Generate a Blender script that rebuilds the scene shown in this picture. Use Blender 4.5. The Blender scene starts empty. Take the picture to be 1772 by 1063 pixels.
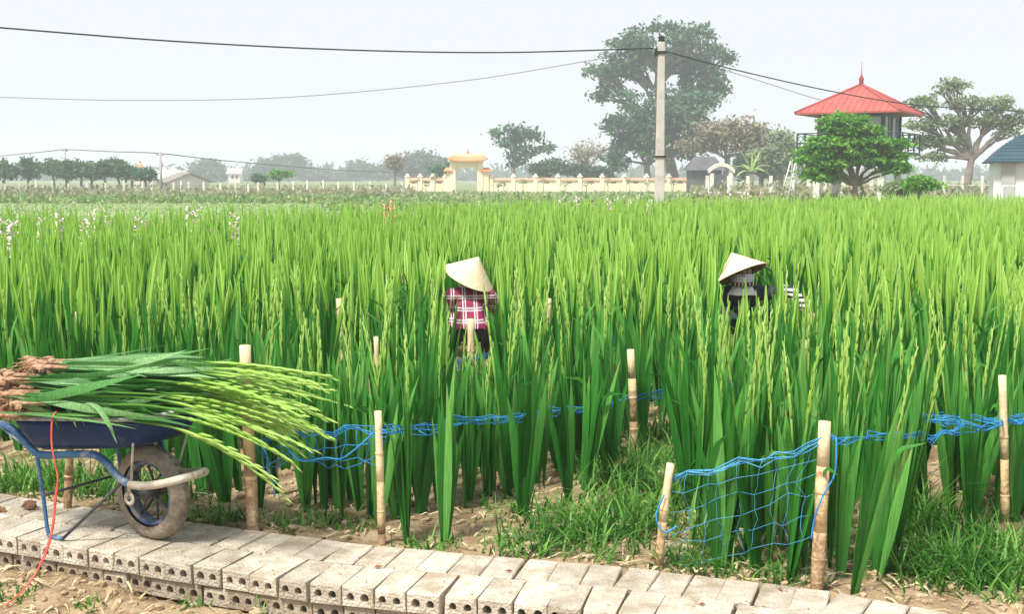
import bpy, bmesh, math, random
import numpy as np
from mathutils import Vector, Matrix, noise as mnoise

random.seed(7)
RNG = np.random.default_rng(11)
R = math.radians
SC = bpy.context.scene
COL = SC.collection

# ------------------------------------------------------------------ camera
FPX, CXP, CYP, HZ, EYE = 2000.0, 886.0, 531.5, 305.0, 1.45
PITCH = math.atan((CYP - HZ) / FPX)
cam_d = bpy.data.cameras.new('camera')
cam_d.sensor_width = 36.0
cam_d.lens = 36.0 * FPX / 1772.0
cam_d.clip_start = 0.05
cam_d.clip_end = 3000.0
cam = bpy.data.objects.new('camera', cam_d)
COL.objects.link(cam)
cam.location = (0, 0, EYE)
cam.rotation_euler = (R(90) - PITCH, 0, 0)
SC.camera = cam

# ------------------------------------------------------------------ sky, sun, exposure
SUN_EL, SUN_AZ = 58.0, 218.0          # azimuth clockwise from +Y: high, behind the camera and to the left
w = bpy.data.worlds.new('World')
SC.world = w
w.use_nodes = True
nt = w.node_tree
bg = nt.nodes['Background']
sky = nt.nodes.new('ShaderNodeTexSky')
sky.sky_type = 'NISHITA'
sky.sun_disc = False
sky.sun_elevation = R(SUN_EL)
sky.sun_rotation = R(SUN_AZ)
sky.air_density = 1.4
sky.dust_density = 5.0
sky.ozone_density = 1.0
mx = nt.nodes.new('ShaderNodeMix')
mx.data_type = 'RGBA'
mx.inputs[0].default_value = 0.86
mx.inputs[7].default_value = (6.6, 6.75, 7.3, 1)     # even hazy overcast veil
nt.links.new(sky.outputs[0], mx.inputs[6])
nt.links.new(mx.outputs[2], bg.inputs[0])
bg.inputs[1].default_value = 0.1

sl = bpy.data.lights.new('sun', 'SUN')
sl.energy = 4.0
sl.angle = R(10)
sl.color = (1.0, 0.95, 0.86)
sun = bpy.data.objects.new('sun', sl)
COL.objects.link(sun)
sd = Vector((math.sin(R(SUN_AZ)) * math.cos(R(SUN_EL)), math.cos(R(SUN_AZ)) * math.cos(R(SUN_EL)), math.sin(R(SUN_EL))))
sun.rotation_euler = sd.to_track_quat('Z', 'Y').to_euler()
sun.location = sd * 60

SC.view_settings.view_transform = 'Standard'
SC.view_settings.look = 'None'
SC.view_settings.gamma = 1.0
SC.view_settings.exposure = 0.55
SC.view_settings.use_curve_mapping = False
try:
    SC.cycles.volume_bounces = 2
    SC.cycles.transparent_max_bounces = 8
    SC.cycles.max_bounces = 6
except Exception:
    pass


# ------------------------------------------------------------------ pixel helpers (direction only; distance is given)
def ray(u, v):
    x = (u - CXP) / FPX
    y = -(v - CYP) / FPX
    return Vector((x, math.cos(PITCH) + y * math.sin(PITCH), -math.sin(PITCH) + y * math.cos(PITCH)))


def on_z(u, v, z=0.0):
    d = ray(u, v)
    t = (z - EYE) / d.z
    return Vector((d.x * t, d.y * t, z))


def at(u, v, Y):
    d = ray(u, v)
    t = Y / d.y
    return Vector((d.x * t, Y, EYE + d.z * t))


def ppm(Y):                                            # pixels per metre at ground distance Y near the horizon
    return FPX / Y * 1.0


def project(x, y, z):
    dz = z - EYE
    zc = y * math.cos(PITCH) - dz * math.sin(PITCH)
    yc = y * math.sin(PITCH) + dz * math.cos(PITCH)
    return CXP + FPX * x / zc, CYP - FPX * yc / zc


# ------------------------------------------------------------------ mesh helpers
class MB:
    def __init__(s):
        s.v, s.f, s.m, s.t = [], [], [], []

    def add(s, V, F, m=0, tint=0.5):
        n = len(s.v)
        s.v.extend([tuple(p) for p in V])
        s.f.extend([tuple(i + n for i in f) for f in F])
        s.m.extend([m] * len(F))
        if hasattr(tint, '__len__'):
            s.t.extend(tint)
        else:
            s.t.extend([tint] * len(V))
        return s

    def mesh(s, name, mats, smooth=False):
        me = bpy.data.meshes.new(name)
        me.from_pydata(s.v, [], s.f)
        mats = mats if isinstance(mats, (list, tuple)) else [mats]
        for m in mats:
            me.materials.append(m)
        if len(mats) > 1:
            me.polygons.foreach_set('material_index', s.m)
        a = me.attributes.new('tint', 'FLOAT', 'POINT')
        a.data.foreach_set('value', s.t)
        if smooth:
            me.polygons.foreach_set('use_smooth', [True] * len(me.polygons))
        me.update()
        return me

    def build(s, name, mats, parent=None, smooth=False, loc=None, rz=0.0):
        return link(name, s.mesh(name, mats, smooth), parent, loc, rz)


def link(name, me, parent=None, loc=None, rz=0.0):
    o = bpy.data.objects.new(name, me)
    COL.objects.link(o)
    if parent is not None:
        o.parent = parent
    if loc is not None:
        o.location = loc
    if rz:
        o.rotation_euler = (0, 0, rz)
    return o


def np_mesh(name, V, quads, tint, mats, mi=None, smooth=True):
    """big mesh out of numpy arrays; quads is an (n,4) index array"""
    me = bpy.data.meshes.new(name)
    n = len(quads)
    me.vertices.add(len(V))
    me.vertices.foreach_set('co', np.asarray(V, np.float32).ravel())
    me.loops.add(n * 4)
    me.loops.foreach_set('vertex_index', np.asarray(quads, np.int32).ravel())
    me.polygons.add(n)
    me.polygons.foreach_set('loop_start', np.arange(0, n * 4, 4, dtype=np.int32))
    for m in (mats if isinstance(mats, (list, tuple)) else [mats]):
        me.materials.append(m)
    if mi is not None:
        me.polygons.foreach_set('material_index', np.asarray(mi, np.int32))
    if smooth:
        me.polygons.foreach_set('use_smooth', np.ones(n, bool))
    a = me.attributes.new('tint', 'FLOAT', 'POINT')
    a.data.foreach_set('value', np.asarray(tint, np.float32))
    me.update(calc_edges=True)
    me.validate()
    return me


def empty(name, loc=(0, 0, 0), rz=0.0):
    o = bpy.data.objects.new(name, None)
    o.empty_display_size = 0.1
    COL.objects.link(o)
    o.location = loc
    o.rotation_euler = (0, 0, rz)
    return o


def tag(o, label=None, cat=None, group=None, kind=None):
    if label:
        o['label'] = label
    if cat:
        o['category'] = cat
    if group:
        o['group'] = group
    if kind:
        o['kind'] = kind
    return o


def box(x0, x1, y0, y1, z0, z1):
    V = [(x0, y0, z0), (x1, y0, z0), (x1, y1, z0), (x0, y1, z0), (x0, y0, z1), (x1, y0, z1), (x1, y1, z1), (x0, y1, z1)]
    F = [(0, 3, 2, 1), (4, 5, 6, 7), (0, 1, 5, 4), (1, 2, 6, 5), (2, 3, 7, 6), (3, 0, 4, 7)]
    return V, F


def cbox(x0, x1, y0, y1, z0, z1, c=0.01):
    """box with chamfered vertical and top edges"""
    def ring(i, z):
        return [(x0 + i + c, y0 + i, z), (x1 - i - c, y0 + i, z), (x1 - i, y0 + i + c, z), (x1 - i, y1 - i - c, z),
                (x1 - i - c, y1 - i, z), (x0 + i + c, y1 - i, z), (x0 + i, y1 - i - c, z), (x0 + i, y0 + i + c, z)]
    V = ring(0, z0) + ring(0, z1 - c) + ring(c, z1)
    F = [tuple(range(7, -1, -1)), tuple(range(16, 24))]
    for k in (0, 8):
        for i in range(8):
            j = (i + 1) % 8
            F.append((k + i, k + j, k + 8 + j, k + 8 + i))
    return V, F


def tube(pts, rad, n=8, cap=True, flat=1.0):
    pts = [Vector(p) for p in pts]
    if not hasattr(rad, '__len__'):
        rad = [rad] * len(pts)
    V, F = [], []
    up = None
    for i, p in enumerate(pts):
        a = pts[max(0, i - 1)]
        b = pts[min(len(pts) - 1, i + 1)]
        t = (b - a)
        t = t.normalized() if t.length > 1e-9 else Vector((0, 0, 1))
        if up is None:
            up = Vector((0, 0, 1)) if abs(t.z) < 0.9 else Vector((1, 0, 0))
        s = t.cross(up)
        s = s.normalized() if s.length > 1e-6 else t.orthogonal().normalized()
        up = s.cross(t).normalized()
        for k in range(n):
            an = 2 * math.pi * k / n
            V.append(p + s * (math.cos(an) * rad[i]) + up * (math.sin(an) * rad[i] * flat))
    for i in range(len(pts) - 1):
        for k in range(n):
            k2 = (k + 1) % n
            F.append((i * n + k, i * n + k2, (i + 1) * n + k2, (i + 1) * n + k))
    if cap:
        F.append(tuple(range(n - 1, -1, -1)))
        m = (len(pts) - 1) * n
        F.append(tuple(range(m, m + n)))
    return V, F


def smooth_path(pts, sub=5):
    pts = [Vector(p) for p in pts]
    out = []
    for i in range(len(pts) - 1):
        p0 = pts[max(0, i - 1)]
        p1, p2 = pts[i], pts[i + 1]
        p3 = pts[min(len(pts) - 1, i + 2)]
        for k in range(sub):
            t = k / sub
            out.append(0.5 * ((2 * p1) + (p2 - p0) * t + (2 * p0 - 5 * p1 + 4 * p2 - p3) * t * t + (3 * p1 - p0 - 3 * p2 + p3) * t ** 3))
    out.append(pts[-1])
    return out


def lathe(prof, n=16, axis='z', c=(0, 0, 0)):
    V, F = [], []
    for (r, h) in prof:
        for k in range(n):
            a = 2 * math.pi * k / n
            if axis == 'z':
                V.append((c[0] + r * math.cos(a), c[1] + r * math.sin(a), c[2] + h))
            else:
                V.append((c[0] + r * math.cos(a), c[1] + h, c[2] + r * math.sin(a)))
    for i in range(len(prof) - 1):
        for k in range(n):
            k2 = (k + 1) % n
            F.append((i * n + k, i * n + k2, (i + 1) * n + k2, (i + 1) * n + k))
    return V, F


def xf(V, M):
    return [M @ Vector(v) for v in V]


# ------------------------------------------------------------------ materials
def new_mat(name):
    m = bpy.data.materials.new(name)
    m.use_nodes = True
    return m, m.node_tree, m.node_tree.nodes['Principled BSDF']


def surf(name, c1, c2=None, rough=0.8, scale=8.0, bump=0.0, bscale=None, metal=0.0, detail=6.0, c3=None, c3_scale=2.0, c3_amt=0.5, spec=0.3, orand=0.0):
    """two-tone noise material with optional stains (c3) and bump"""
    m, t, b = new_mat(name)
    L = t.links
    b.inputs['Roughness'].default_value = rough
    b.inputs['Metallic'].default_value = metal
    b.inputs['Specular IOR Level'].default_value = spec
    tc = t.nodes.new('ShaderNodeTexCoord')
    n = t.nodes.new('ShaderNodeTexNoise')
    n.inputs['Scale'].default_value = scale
    n.inputs['Detail'].default_value = detail
    L.new(tc.outputs['Object'], n.inputs['Vector'])
    r = t.nodes.new('ShaderNodeValToRGB')
    r.color_ramp.elements[0].position = 0.32
    r.color_ramp.elements[1].position = 0.68
    r.color_ramp.elements[0].color = (*c1, 1)
    r.color_ramp.elements[1].color = (*(c2 or c1), 1)
    L.new(n.outputs['Fac'], r.inputs['Fac'])
    out = r.outputs['Color']
    if c3:
        n2 = t.nodes.new('ShaderNodeTexNoise')
        n2.inputs['Scale'].default_value = c3_scale
        n2.inputs['Detail'].default_value = 8
        n2.inputs['Roughness'].default_value = 0.7
        L.new(tc.outputs['Object'], n2.inputs['Vector'])
        r2 = t.nodes.new('ShaderNodeValToRGB')
        r2.color_ramp.elements[0].position = 1 - c3_amt - 0.08
        r2.color_ramp.elements[1].position = 1 - c3_amt + 0.08
        L.new(n2.outputs['Fac'], r2.inputs['Fac'])
        mm = t.nodes.new('ShaderNodeMix')
        mm.data_type = 'RGBA'
        L.new(r2.outputs['Color'], mm.inputs[0])
        L.new(out, mm.inputs[6])
        mm.inputs[7].default_value = (*c3, 1)
        out = mm.outputs[2]
    if orand:
        oi = t.nodes.new('ShaderNodeObjectInfo')
        mr = t.nodes.new('ShaderNodeMapRange')
        mr.inputs[3].default_value = 1 - orand
        mr.inputs[4].default_value = 1 + orand
        L.new(oi.outputs['Random'], mr.inputs[0])
        hs = t.nodes.new('ShaderNodeHueSaturation')
        L.new(mr.outputs[0], hs.inputs['Value'])
        L.new(out, hs.inputs['Color'])
        out = hs.outputs['Color']
        # shift the pattern from piece to piece
        va = t.nodes.new('ShaderNodeVectorMath'); va.operation = 'ADD'
        vm = t.nodes.new('ShaderNodeVectorMath'); vm.operation = 'SCALE'
        vm.inputs[0].default_value = (37, 53, 71)
        L.new(oi.outputs['Random'], vm.inputs['Scale'])
        L.new(tc.outputs['Object'], va.inputs[0]); L.new(vm.outputs[0], va.inputs[1])
        for nd in t.nodes:
            if nd.type == 'TEX_NOISE':
                L.new(va.outputs[0], nd.inputs['Vector'])
    L.new(out, b.inputs['Base Color'])
    if bump:
        n3 = t.nodes.new('ShaderNodeTexNoise')
        n3.inputs['Scale'].default_value = bscale or scale * 4
        n3.inputs['Detail'].default_value = 8
        L.new(tc.outputs['Object'], n3.inputs['Vector'])
        bp = t.nodes.new('ShaderNodeBump')
        bp.inputs['Strength'].default_value = bump
        bp.inputs['Distance'].default_value = 0.02
        L.new(n3.outputs['Fac'], bp.inputs['Height'])
        L.new(bp.outputs['Normal'], b.inputs['Normal'])
    return m


def leaf_mat(name, cols, trans=0.35, rough=0.5, obj_rand=0.0, tcol=(0.88, 1.10, 0.5), spec=0.3, veins=False):
    """foliage: colour from the per-leaf 'tint' attribute, part of the light passes through"""
    m, t, b = new_mat(name)
    L = t.links
    at_ = t.nodes.new('ShaderNodeAttribute')
    at_.attribute_name = 'tint'
    fac = at_.outputs['Fac']
    if obj_rand:
        oi = t.nodes.new('ShaderNodeObjectInfo')
        ma = t.nodes.new('ShaderNodeMath')
        ma.operation = 'MULTIPLY_ADD'
        ma.inputs[1].default_value = obj_rand
        L.new(oi.outputs['Random'], ma.inputs[0])
        sb = t.nodes.new('ShaderNodeMath')
        sb.operation = 'SUBTRACT'
        sb.inputs[1].default_value = obj_rand * 0.5
        L.new(fac, sb.inputs[0])
        L.new(sb.outputs[0], ma.inputs[2])
        fac = ma.outputs[0]
    r = t.nodes.new('ShaderNodeValToRGB')
    e = r.color_ramp.elements
    while len(e) < len(cols):
        e.new(0.5)
    for i, c in enumerate(cols):
        e[i].position = i / (len(cols) - 1)
        e[i].color = (*c, 1)
    L.new(fac, r.inputs['Fac'])
    col = r.outputs['Color']
    if veins:
        tc = t.nodes.new('ShaderNodeTexCoord')
        mp = t.nodes.new('ShaderNodeMapping')
        mp.inputs['Scale'].default_value = (160, 160, 3)
        L.new(tc.outputs['Object'], mp.inputs[0])
        nn = t.nodes.new('ShaderNodeTexNoise')
        nn.inputs['Scale'].default_value = 1.0
        nn.inputs['Detail'].default_value = 2
        L.new(mp.outputs[0], nn.inputs['Vector'])
        hs = t.nodes.new('ShaderNodeHueSaturation')
        mr = t.nodes.new('ShaderNodeMapRange')
        mr.inputs[1].default_value = 0.3
        mr.inputs[2].default_value = 0.7
        mr.inputs[3].default_value = 0.72
        mr.inputs[4].default_value = 1.28
        L.new(nn.outputs['Fac'], mr.inputs[0])
        L.new(mr.outputs[0], hs.inputs['Value'])
        L.new(col, hs.inputs['Color'])
        col = hs.outputs['Color']
    L.new(col, b.inputs['Base Color'])
    b.inputs['Roughness'].default_value = rough
    b.inputs['Specular IOR Level'].default_value = spec
    tr = t.nodes.new('ShaderNodeBsdfTranslucent')
    mul = t.nodes.new('ShaderNodeMix')
    mul.data_type = 'RGBA'
    mul.blend_type = 'MULTIPLY'
    mul.inputs[0].default_value = 1.0
    mul.inputs[7].default_value = (*tcol, 1)
    L.new(col, mul.inputs[6])
    L.new(mul.outputs[2], tr.inputs['Color'])
    ms = t.nodes.new('ShaderNodeMixShader')
    ms.inputs[0].default_value = trans
    L.new(b.outputs[0], ms.inputs[1])
    L.new(tr.outputs[0], ms.inputs[2])
    L.new(ms.outputs[0], t.nodes['Material Output'].inputs['Surface'])
    return m


M = {}
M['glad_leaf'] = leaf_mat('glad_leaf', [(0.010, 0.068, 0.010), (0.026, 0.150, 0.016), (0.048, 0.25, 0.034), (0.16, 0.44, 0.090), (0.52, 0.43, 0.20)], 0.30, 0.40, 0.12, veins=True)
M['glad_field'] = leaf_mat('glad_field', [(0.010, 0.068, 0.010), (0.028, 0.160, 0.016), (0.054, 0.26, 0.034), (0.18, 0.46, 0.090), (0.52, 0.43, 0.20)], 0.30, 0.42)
M['glad_spike'] = leaf_mat('glad_spike', [(0.09, 0.27, 0.030), (0.34, 0.58, 0.09), (0.64, 0.82, 0.28)], 0.30, 0.5, 0.2)
M['cut_leaf'] = leaf_mat('cut_leaf', [(0.025, 0.12, 0.025), (0.085, 0.26, 0.065), (0.26, 0.46, 0.20)], 0.22, 0.42, 0.35, veins=True)
M['corm'] = surf('corm', (0.25, 0.12, 0.07), (0.56, 0.36, 0.23), 0.9, 40, 0.6)
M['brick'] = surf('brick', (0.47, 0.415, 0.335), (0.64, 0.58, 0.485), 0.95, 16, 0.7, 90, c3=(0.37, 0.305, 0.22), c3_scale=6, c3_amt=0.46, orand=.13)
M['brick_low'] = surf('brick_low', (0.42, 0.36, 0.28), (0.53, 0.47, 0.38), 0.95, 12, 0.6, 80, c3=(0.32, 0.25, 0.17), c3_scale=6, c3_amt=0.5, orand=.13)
M['soil'] = surf('soil', (0.27, 0.19, 0.105), (0.44, 0.33, 0.20), 0.95, 7, 1.0, 45, c3=(0.19, 0.125, 0.065), c3_scale=9, c3_amt=0.42)
M['clod'] = surf('clod', (0.34, 0.25, 0.145), (0.52, 0.41, 0.26), 0.95, 10, 0.6, 60)
M['straw'] = surf('straw', (0.48, 0.38, 0.21), (0.66, 0.56, 0.36), 0.8, 5)
M['weed'] = leaf_mat('weed', [(0.030, 0.12, 0.015), (0.085, 0.26, 0.03), (0.26, 0.46, 0.11)], 0.35, 0.5)
M['bamboo'] = surf('bamboo', (0.58, 0.40, 0.20), (0.74, 0.56, 0.33), 0.6, 6, 0.3, 60, c3=(0.28, 0.16, 0.08), c3_scale=16, c3_amt=0.43, orand=.12)
M['bamboo_pale'] = surf('bamboo_pale', (0.70, 0.52, 0.30), (0.82, 0.66, 0.42), 0.6, 9, 0.2, 60)
M['bamboo_dark'] = surf('bamboo_dark', (0.20, 0.115, 0.06), (0.40, 0.26, 0.15), 0.8, 12, 0.6, 60, c3=(0.58, 0.44, 0.27), c3_scale=18, c3_amt=0.42, orand=.15)
M['net'] = surf('net', (0.02, 0.20, 0.55), (0.06, 0.36, 0.72), 0.5, 20)
M['net_pale'] = surf('net_pale', (0.05, 0.28, 0.60), (0.12, 0.42, 0.68), 0.5, 20)
M['barrow_blue'] = surf('barrow_blue', (0.003, 0.018, 0.085), (0.006, 0.036, 0.14), 0.42, 5, 0.15, 40, c3=(0.16, 0.17, 0.19), c3_scale=16, c3_amt=0.33)
M['barrow_rim'] = surf('barrow_rim', (0.30, 0.31, 0.32), (0.55, 0.55, 0.54), 0.6, 25, 0.2, c3=(0.03, 0.06, 0.17), c3_scale=9, c3_amt=0.45)
M['frame_blue'] = surf('frame_blue', (0.03, 0.10, 0.25), (0.07, 0.20, 0.38), 0.4, 9, 0.1, c3=(0.42, 0.46, 0.48), c3_scale=8, c3_amt=0.42)
M['frame_worn'] = surf('frame_worn', (0.42, 0.36, 0.28), (0.62, 0.57, 0.50), 0.6, 12, 0.3, c3=(0.24, 0.18, 0.12), c3_scale=10, c3_amt=0.38)
M['steel_dark'] = surf('steel_dark', (0.05, 0.06, 0.07), (0.12, 0.12, 0.12), 0.6, 20, metal=0.3)
M['rubber'] = surf('rubber', (0.13, 0.11, 0.09), (0.24, 0.205, 0.16), 0.9, 9, 0.5, 50, c3=(0.36, 0.31, 0.235), c3_scale=6, c3_amt=0.46)
M['rim_blue'] = surf('rim_blue', (0.04, 0.08, 0.17), (0.10, 0.15, 0.25), 0.6, 15, c3=(0.30, 0.27, 0.22), c3_scale=12, c3_amt=0.45)
M['red_string'] = surf('red_string', (0.62, 0.06, 0.04), (0.75, 0.14, 0.09), 0.5, 30)
M['concrete'] = surf('concrete', (0.47, 0.45, 0.40), (0.58, 0.56, 0.51), 0.9, 3, 0.2, 40, c3=(0.36, 0.34, 0.30), c3_scale=1.6, c3_amt=0.4)
M['black'] = surf('black', (0.012, 0.012, 0.014), (0.03, 0.03, 0.03), 0.6, 10)
M['bark'] = surf('bark', (0.10, 0.075, 0.055), (0.20, 0.16, 0.125), 0.95, 3, 0.8, 12)
M['bark_grey'] = surf('bark_grey', (0.16, 0.13, 0.11), (0.28, 0.235, 0.20), 0.95, 3, 0.8, 12)
M['tree_deep'] = leaf_mat('tree_deep', [(0.026, 0.085, 0.055), (0.058, 0.155, 0.085), (0.13, 0.26, 0.125)], 0.3)
M['tree_lime'] = leaf_mat('tree_lime', [(0.045, 0.16, 0.015), (0.13, 0.35, 0.035), (0.30, 0.54, 0.09)], 0.35)
M['tree_olive'] = leaf_mat('tree_olive', [(0.11, 0.16, 0.09), (0.22, 0.29, 0.155), (0.35, 0.41, 0.24)], 0.3)
M['tree_dry'] = leaf_mat('tree_dry', [(0.18, 0.145, 0.10), (0.29, 0.24, 0.165), (0.40, 0.34, 0.24)], 0.25)
M['tree_row'] = leaf_mat('tree_row', [(0.025, 0.085, 0.040), (0.06, 0.17, 0.075), (0.12, 0.27, 0.11)], 0.3)
M['tree_far'] = leaf_mat('tree_far', [(0.03, 0.07, 0.045), (0.06, 0.11, 0.065), (0.09, 0.15, 0.08)], 0.2)
M['banana'] = leaf_mat('banana', [(0.13, 0.25, 0.05), (0.28, 0.42, 0.11), (0.48, 0.55, 0.22)], 0.4)
M['scrub'] = leaf_mat('scrub', [(0.20, 0.17, 0.12), (0.30, 0.26, 0.18), (0.22, 0.27, 0.13), (0.46, 0.40, 0.28)], 0.2)
M['bank_grass'] = leaf_mat('bank_grass', [(0.09, 0.18, 0.05), (0.18, 0.30, 0.09), (0.38, 0.38, 0.18)], 0.25)
M['petal'] = surf('petal', (0.84, 0.66, 0.66), (0.92, 0.86, 0.85), 0.6, 30)
M['petal_salmon'] = surf('petal_salmon', (0.70, 0.26, 0.20), (0.80, 0.42, 0.34), 0.6, 30)
M['gate_cream'] = surf('gate_cream', (0.80, 0.66, 0.38), (0.88, 0.78, 0.54), 0.85, 1.2)
M['gate_white'] = surf('gate_white', (0.84, 0.74, 0.50), (0.88, 0.80, 0.60), 0.85, 1.5, c3=(0.68, 0.56, 0.36), c3_scale=1.0, c3_amt=0.38)
M['gate_tile'] = surf('gate_tile', (0.62, 0.22, 0.09), (0.74, 0.32, 0.15), 0.8, 3)
M['coping'] = surf('coping', (0.48, 0.26, 0.17), (0.62, 0.38, 0.26), 0.85, 2)
M['slot'] = surf('slot', (0.30, 0.11, 0.06), (0.42, 0.18, 0.10), 0.9, 3)
M['tower_red'] = surf('tower_red', (0.36, 0.075, 0.065), (0.44, 0.11, 0.095), 0.6, 1.5, c3=(0.32, 0.065, 0.055), c3_scale=0.8, c3_amt=0.4)
M['tower_green'] = surf('tower_green', (0.012, 0.05, 0.045), (0.02, 0.075, 0.062), 0.5, 2)
M['tower_trim'] = surf('tower_trim', (0.24, 0.035, 0.04), (0.32, 0.06, 0.06), 0.5, 2)
M['glass_dark'] = surf('glass_dark', (0.008, 0.018, 0.03), (0.014, 0.028, 0.045), 0.45, 1, spec=0.25)
M['curtain'] = surf('curtain', (0.40, 0.43, 0.45), (0.56, 0.58, 0.60), 0.8, 3)
M['white_post'] = surf('white_post', (0.66, 0.64, 0.58), (0.76, 0.74, 0.69), 0.9, 2, c3=(0.46, 0.43, 0.36), c3_scale=2, c3_amt=0.4)
M['shed_grey'] = surf('shed_grey', (0.075, 0.075, 0.085), (0.13, 0.13, 0.14), 0.9, 1.0)
M['hut_roof'] = surf('hut_roof', (0.020, 0.055, 0.075), (0.035, 0.085, 0.105), 0.5, 1.2)
M['hut_wall'] = surf('hut_wall', (0.64, 0.66, 0.66), (0.74, 0.76, 0.76), 0.9, 1.0)
M['hut_column'] = surf('hut_column', (0.36, 0.37, 0.38), (0.46, 0.47, 0.48), 0.9, 1.0)
M['house_roof'] = surf('house_roof', (0.20, 0.17, 0.15), (0.30, 0.26, 0.23), 0.9, 1.5)
M['house_wall'] = surf('house_wall', (0.62, 0.58, 0.52), (0.72, 0.69, 0.63), 0.9, 1.0)
M['pole_far'] = surf('pole_far', (0.34, 0.33, 0.32), (0.42, 0.41, 0.40), 0.9, 1.0)
M['wire'] = surf('wire', (0.012, 0.03, 0.028), (0.03, 0.05, 0.05), 0.6, 3)
M['wire_far'] = surf('wire_far', (0.10, 0.11, 0.11), (0.16, 0.17, 0.17), 0.6, 3)
M['hat'] = surf('hat', (0.72, 0.58, 0.36), (0.84, 0.72, 0.50), 0.7, 6, 0.25, 60)
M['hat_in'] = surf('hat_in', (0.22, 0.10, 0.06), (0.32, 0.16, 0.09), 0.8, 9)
M['skin'] = surf('skin', (0.46, 0.26, 0.17), (0.54, 0.32, 0.22), 0.55, 9)
M['trousers'] = surf('trousers', (0.02, 0.02, 0.026), (0.05, 0.05, 0.06), 0.9, 10)
M['dark_shirt'] = surf('dark_shirt', (0.016, 0.018, 0.024), (0.045, 0.047, 0.06), 0.9, 10)
M['hair'] = surf('hair', (0.01, 0.008, 0.008), (0.02, 0.016, 0.014), 0.5, 20)
M['scarf'] = surf('scarf', (0.62, 0.60, 0.58), (0.78, 0.76, 0.74), 0.9, 30)
M['sandal'] = surf('sandal', (0.05, 0.04, 0.035), (0.09, 0.07, 0.06), 0.8, 9)


def band_mat(name, base, line, freq, axes, width, offs=0.0, base2=None):
    """cloth with woven stripes (checks when two axes) in object space"""
    m, t, b = new_mat(name)
    L = t.links
    tc = t.nodes.new('ShaderNodeTexCoord')
    sp = t.nodes.new('ShaderNodeSeparateXYZ')
    L.new(tc.outputs['Object'], sp.inputs[0])
    prev = None
    for ax in axes:
        for o in ((0.0, 0.22) if len(axes) > 1 else (0.0,)):
            a = t.nodes.new('ShaderNodeMath'); a.operation = 'MULTIPLY_ADD'
            a.inputs[1].default_value = freq
            a.inputs[2].default_value = o + offs
            L.new(sp.outputs[ax], a.inputs[0])
            fr = t.nodes.new('ShaderNodeMath'); fr.operation = 'FRACT'
            L.new(a.outputs[0], fr.inputs[0])
            lt = t.nodes.new('ShaderNodeMath'); lt.operation = 'LESS_THAN'
            lt.inputs[1].default_value = width
            L.new(fr.outputs[0], lt.inputs[0])
            if prev is None:
                prev = lt.outputs[0]
            else:
                mxn = t.nodes.new('ShaderNodeMath'); mxn.operation = 'MAXIMUM'
                L.new(prev, mxn.inputs[0]); L.new(lt.outputs[0], mxn.inputs[1])
                prev = mxn.outputs[0]
    mm = t.nodes.new('ShaderNodeMix'); mm.data_type = 'RGBA'
    L.new(prev, mm.inputs[0])
    mm.inputs[6].default_value = (*base, 1)
    mm.inputs[7].default_value = (*line, 1)
    L.new(mm.outputs[2], b.inputs['Base Color'])
    b.inputs['Roughness'].default_value = 0.9
    b.inputs['Specular IOR Level'].default_value = 0.1
    return m


M['plaid'] = band_mat('plaid', (0.30, 0.040, 0.10), (0.76, 0.70, 0.72), 11.0, (0, 2), 0.10, 0.45)
M['sleeve'] = band_mat('sleeve', (0.03, 0.03, 0.04), (0.78, 0.80, 0.78), 26.0, (2,), 0.5)
M['mask'] = band_mat('mask', (0.36, 0.36, 0.42), (0.66, 0.64, 0.70), 45.0, (0, 2), 0.28)
M['mask_trim'] = band_mat('mask_trim', (0.10, 0.02, 0.025), (0.70, 0.66, 0.66), 34.0, (0,), 0.4)

# ground material: far fields, mixed by broad noise
M['ground'] = surf('ground', (0.14, 0.20, 0.07), (0.30, 0.28, 0.17), 0.95, 0.10, 0.6, 2.0, c3=(0.16, 0.22, 0.075), c3_scale=0.05, c3_amt=0.5)
M['meadow'] = surf('meadow', (0.15, 0.25, 0.085), (0.27, 0.36, 0.14), 0.95, 1.2, 0.2, 6.0, c3=(0.24, 0.28, 0.10), c3_scale=0.3, c3_amt=0.36)
M['dirt_track'] = surf('dirt_track', (0.32, 0.28, 0.18), (0.44, 0.39, 0.27), 0.95, 0.6, 0.5, 4.0, c3=(0.17, 0.21, 0.09), c3_scale=0.35, c3_amt=0.5)

# ================================================================== the setting
FRONT = [(-3.6, 5.28), (-2.9, 4.93), (-2.08, 4.56), (-1.26, 4.215), (-0.74, 4.01), (-0.23, 3.87), (0.33, 3.73), (0.9, 3.52), (1.5, 3.17), (2.2, 2.72), (3.2, 2.05)]
FX = np.array([p[0] for p in FRONT]); FY = np.array([p[1] for p in FRONT])
BL, BW, BH = 0.225, 0.122, 0.074                       # brick length, width, height


def front_y(x):
    return float(np.interp(x, FX, FY))


def back_y(x):
    return front_y(x - 0.08) + 0.48


def soil_z(x, y):
    fy, by = front_y(x), back_y(x)
    n1 = mnoise.noise(Vector((x * 3.1, y * 3.1, 0.3)))
    n2 = mnoise.noise(Vector((x * 11, y * 11, 5.0)))
    n3 = mnoise.noise(Vector((x * 31, y * 31, 9.0)))
    if y < fy - 0.005:
        d = fy - y
        z = -0.150 + 0.035 * math.exp(-((x + 1.75) / 0.42) ** 2) - 0.02 * min(1, d / 0.5)
        z += 0.016 * n1 + 0.014 * n2 + 0.008 * n3
        z += 0.02 * math.exp(-((x + 1.25) / 0.5) ** 2 - (d - 0.15) ** 2 / 0.02)
        return z
    if y < by + 0.015:
        return -0.19
    fade = min(1.0, max(0.0, (y - by) / 0.1))
    far = max(0.0, 1 - (y - 4) / 10)
    return -0.022 + (0.016 * n1 + 0.014 * n2 + 0.009 * n3) * (0.35 + 0.65 * fade) * (0.4 + 0.6 * far)


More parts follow.
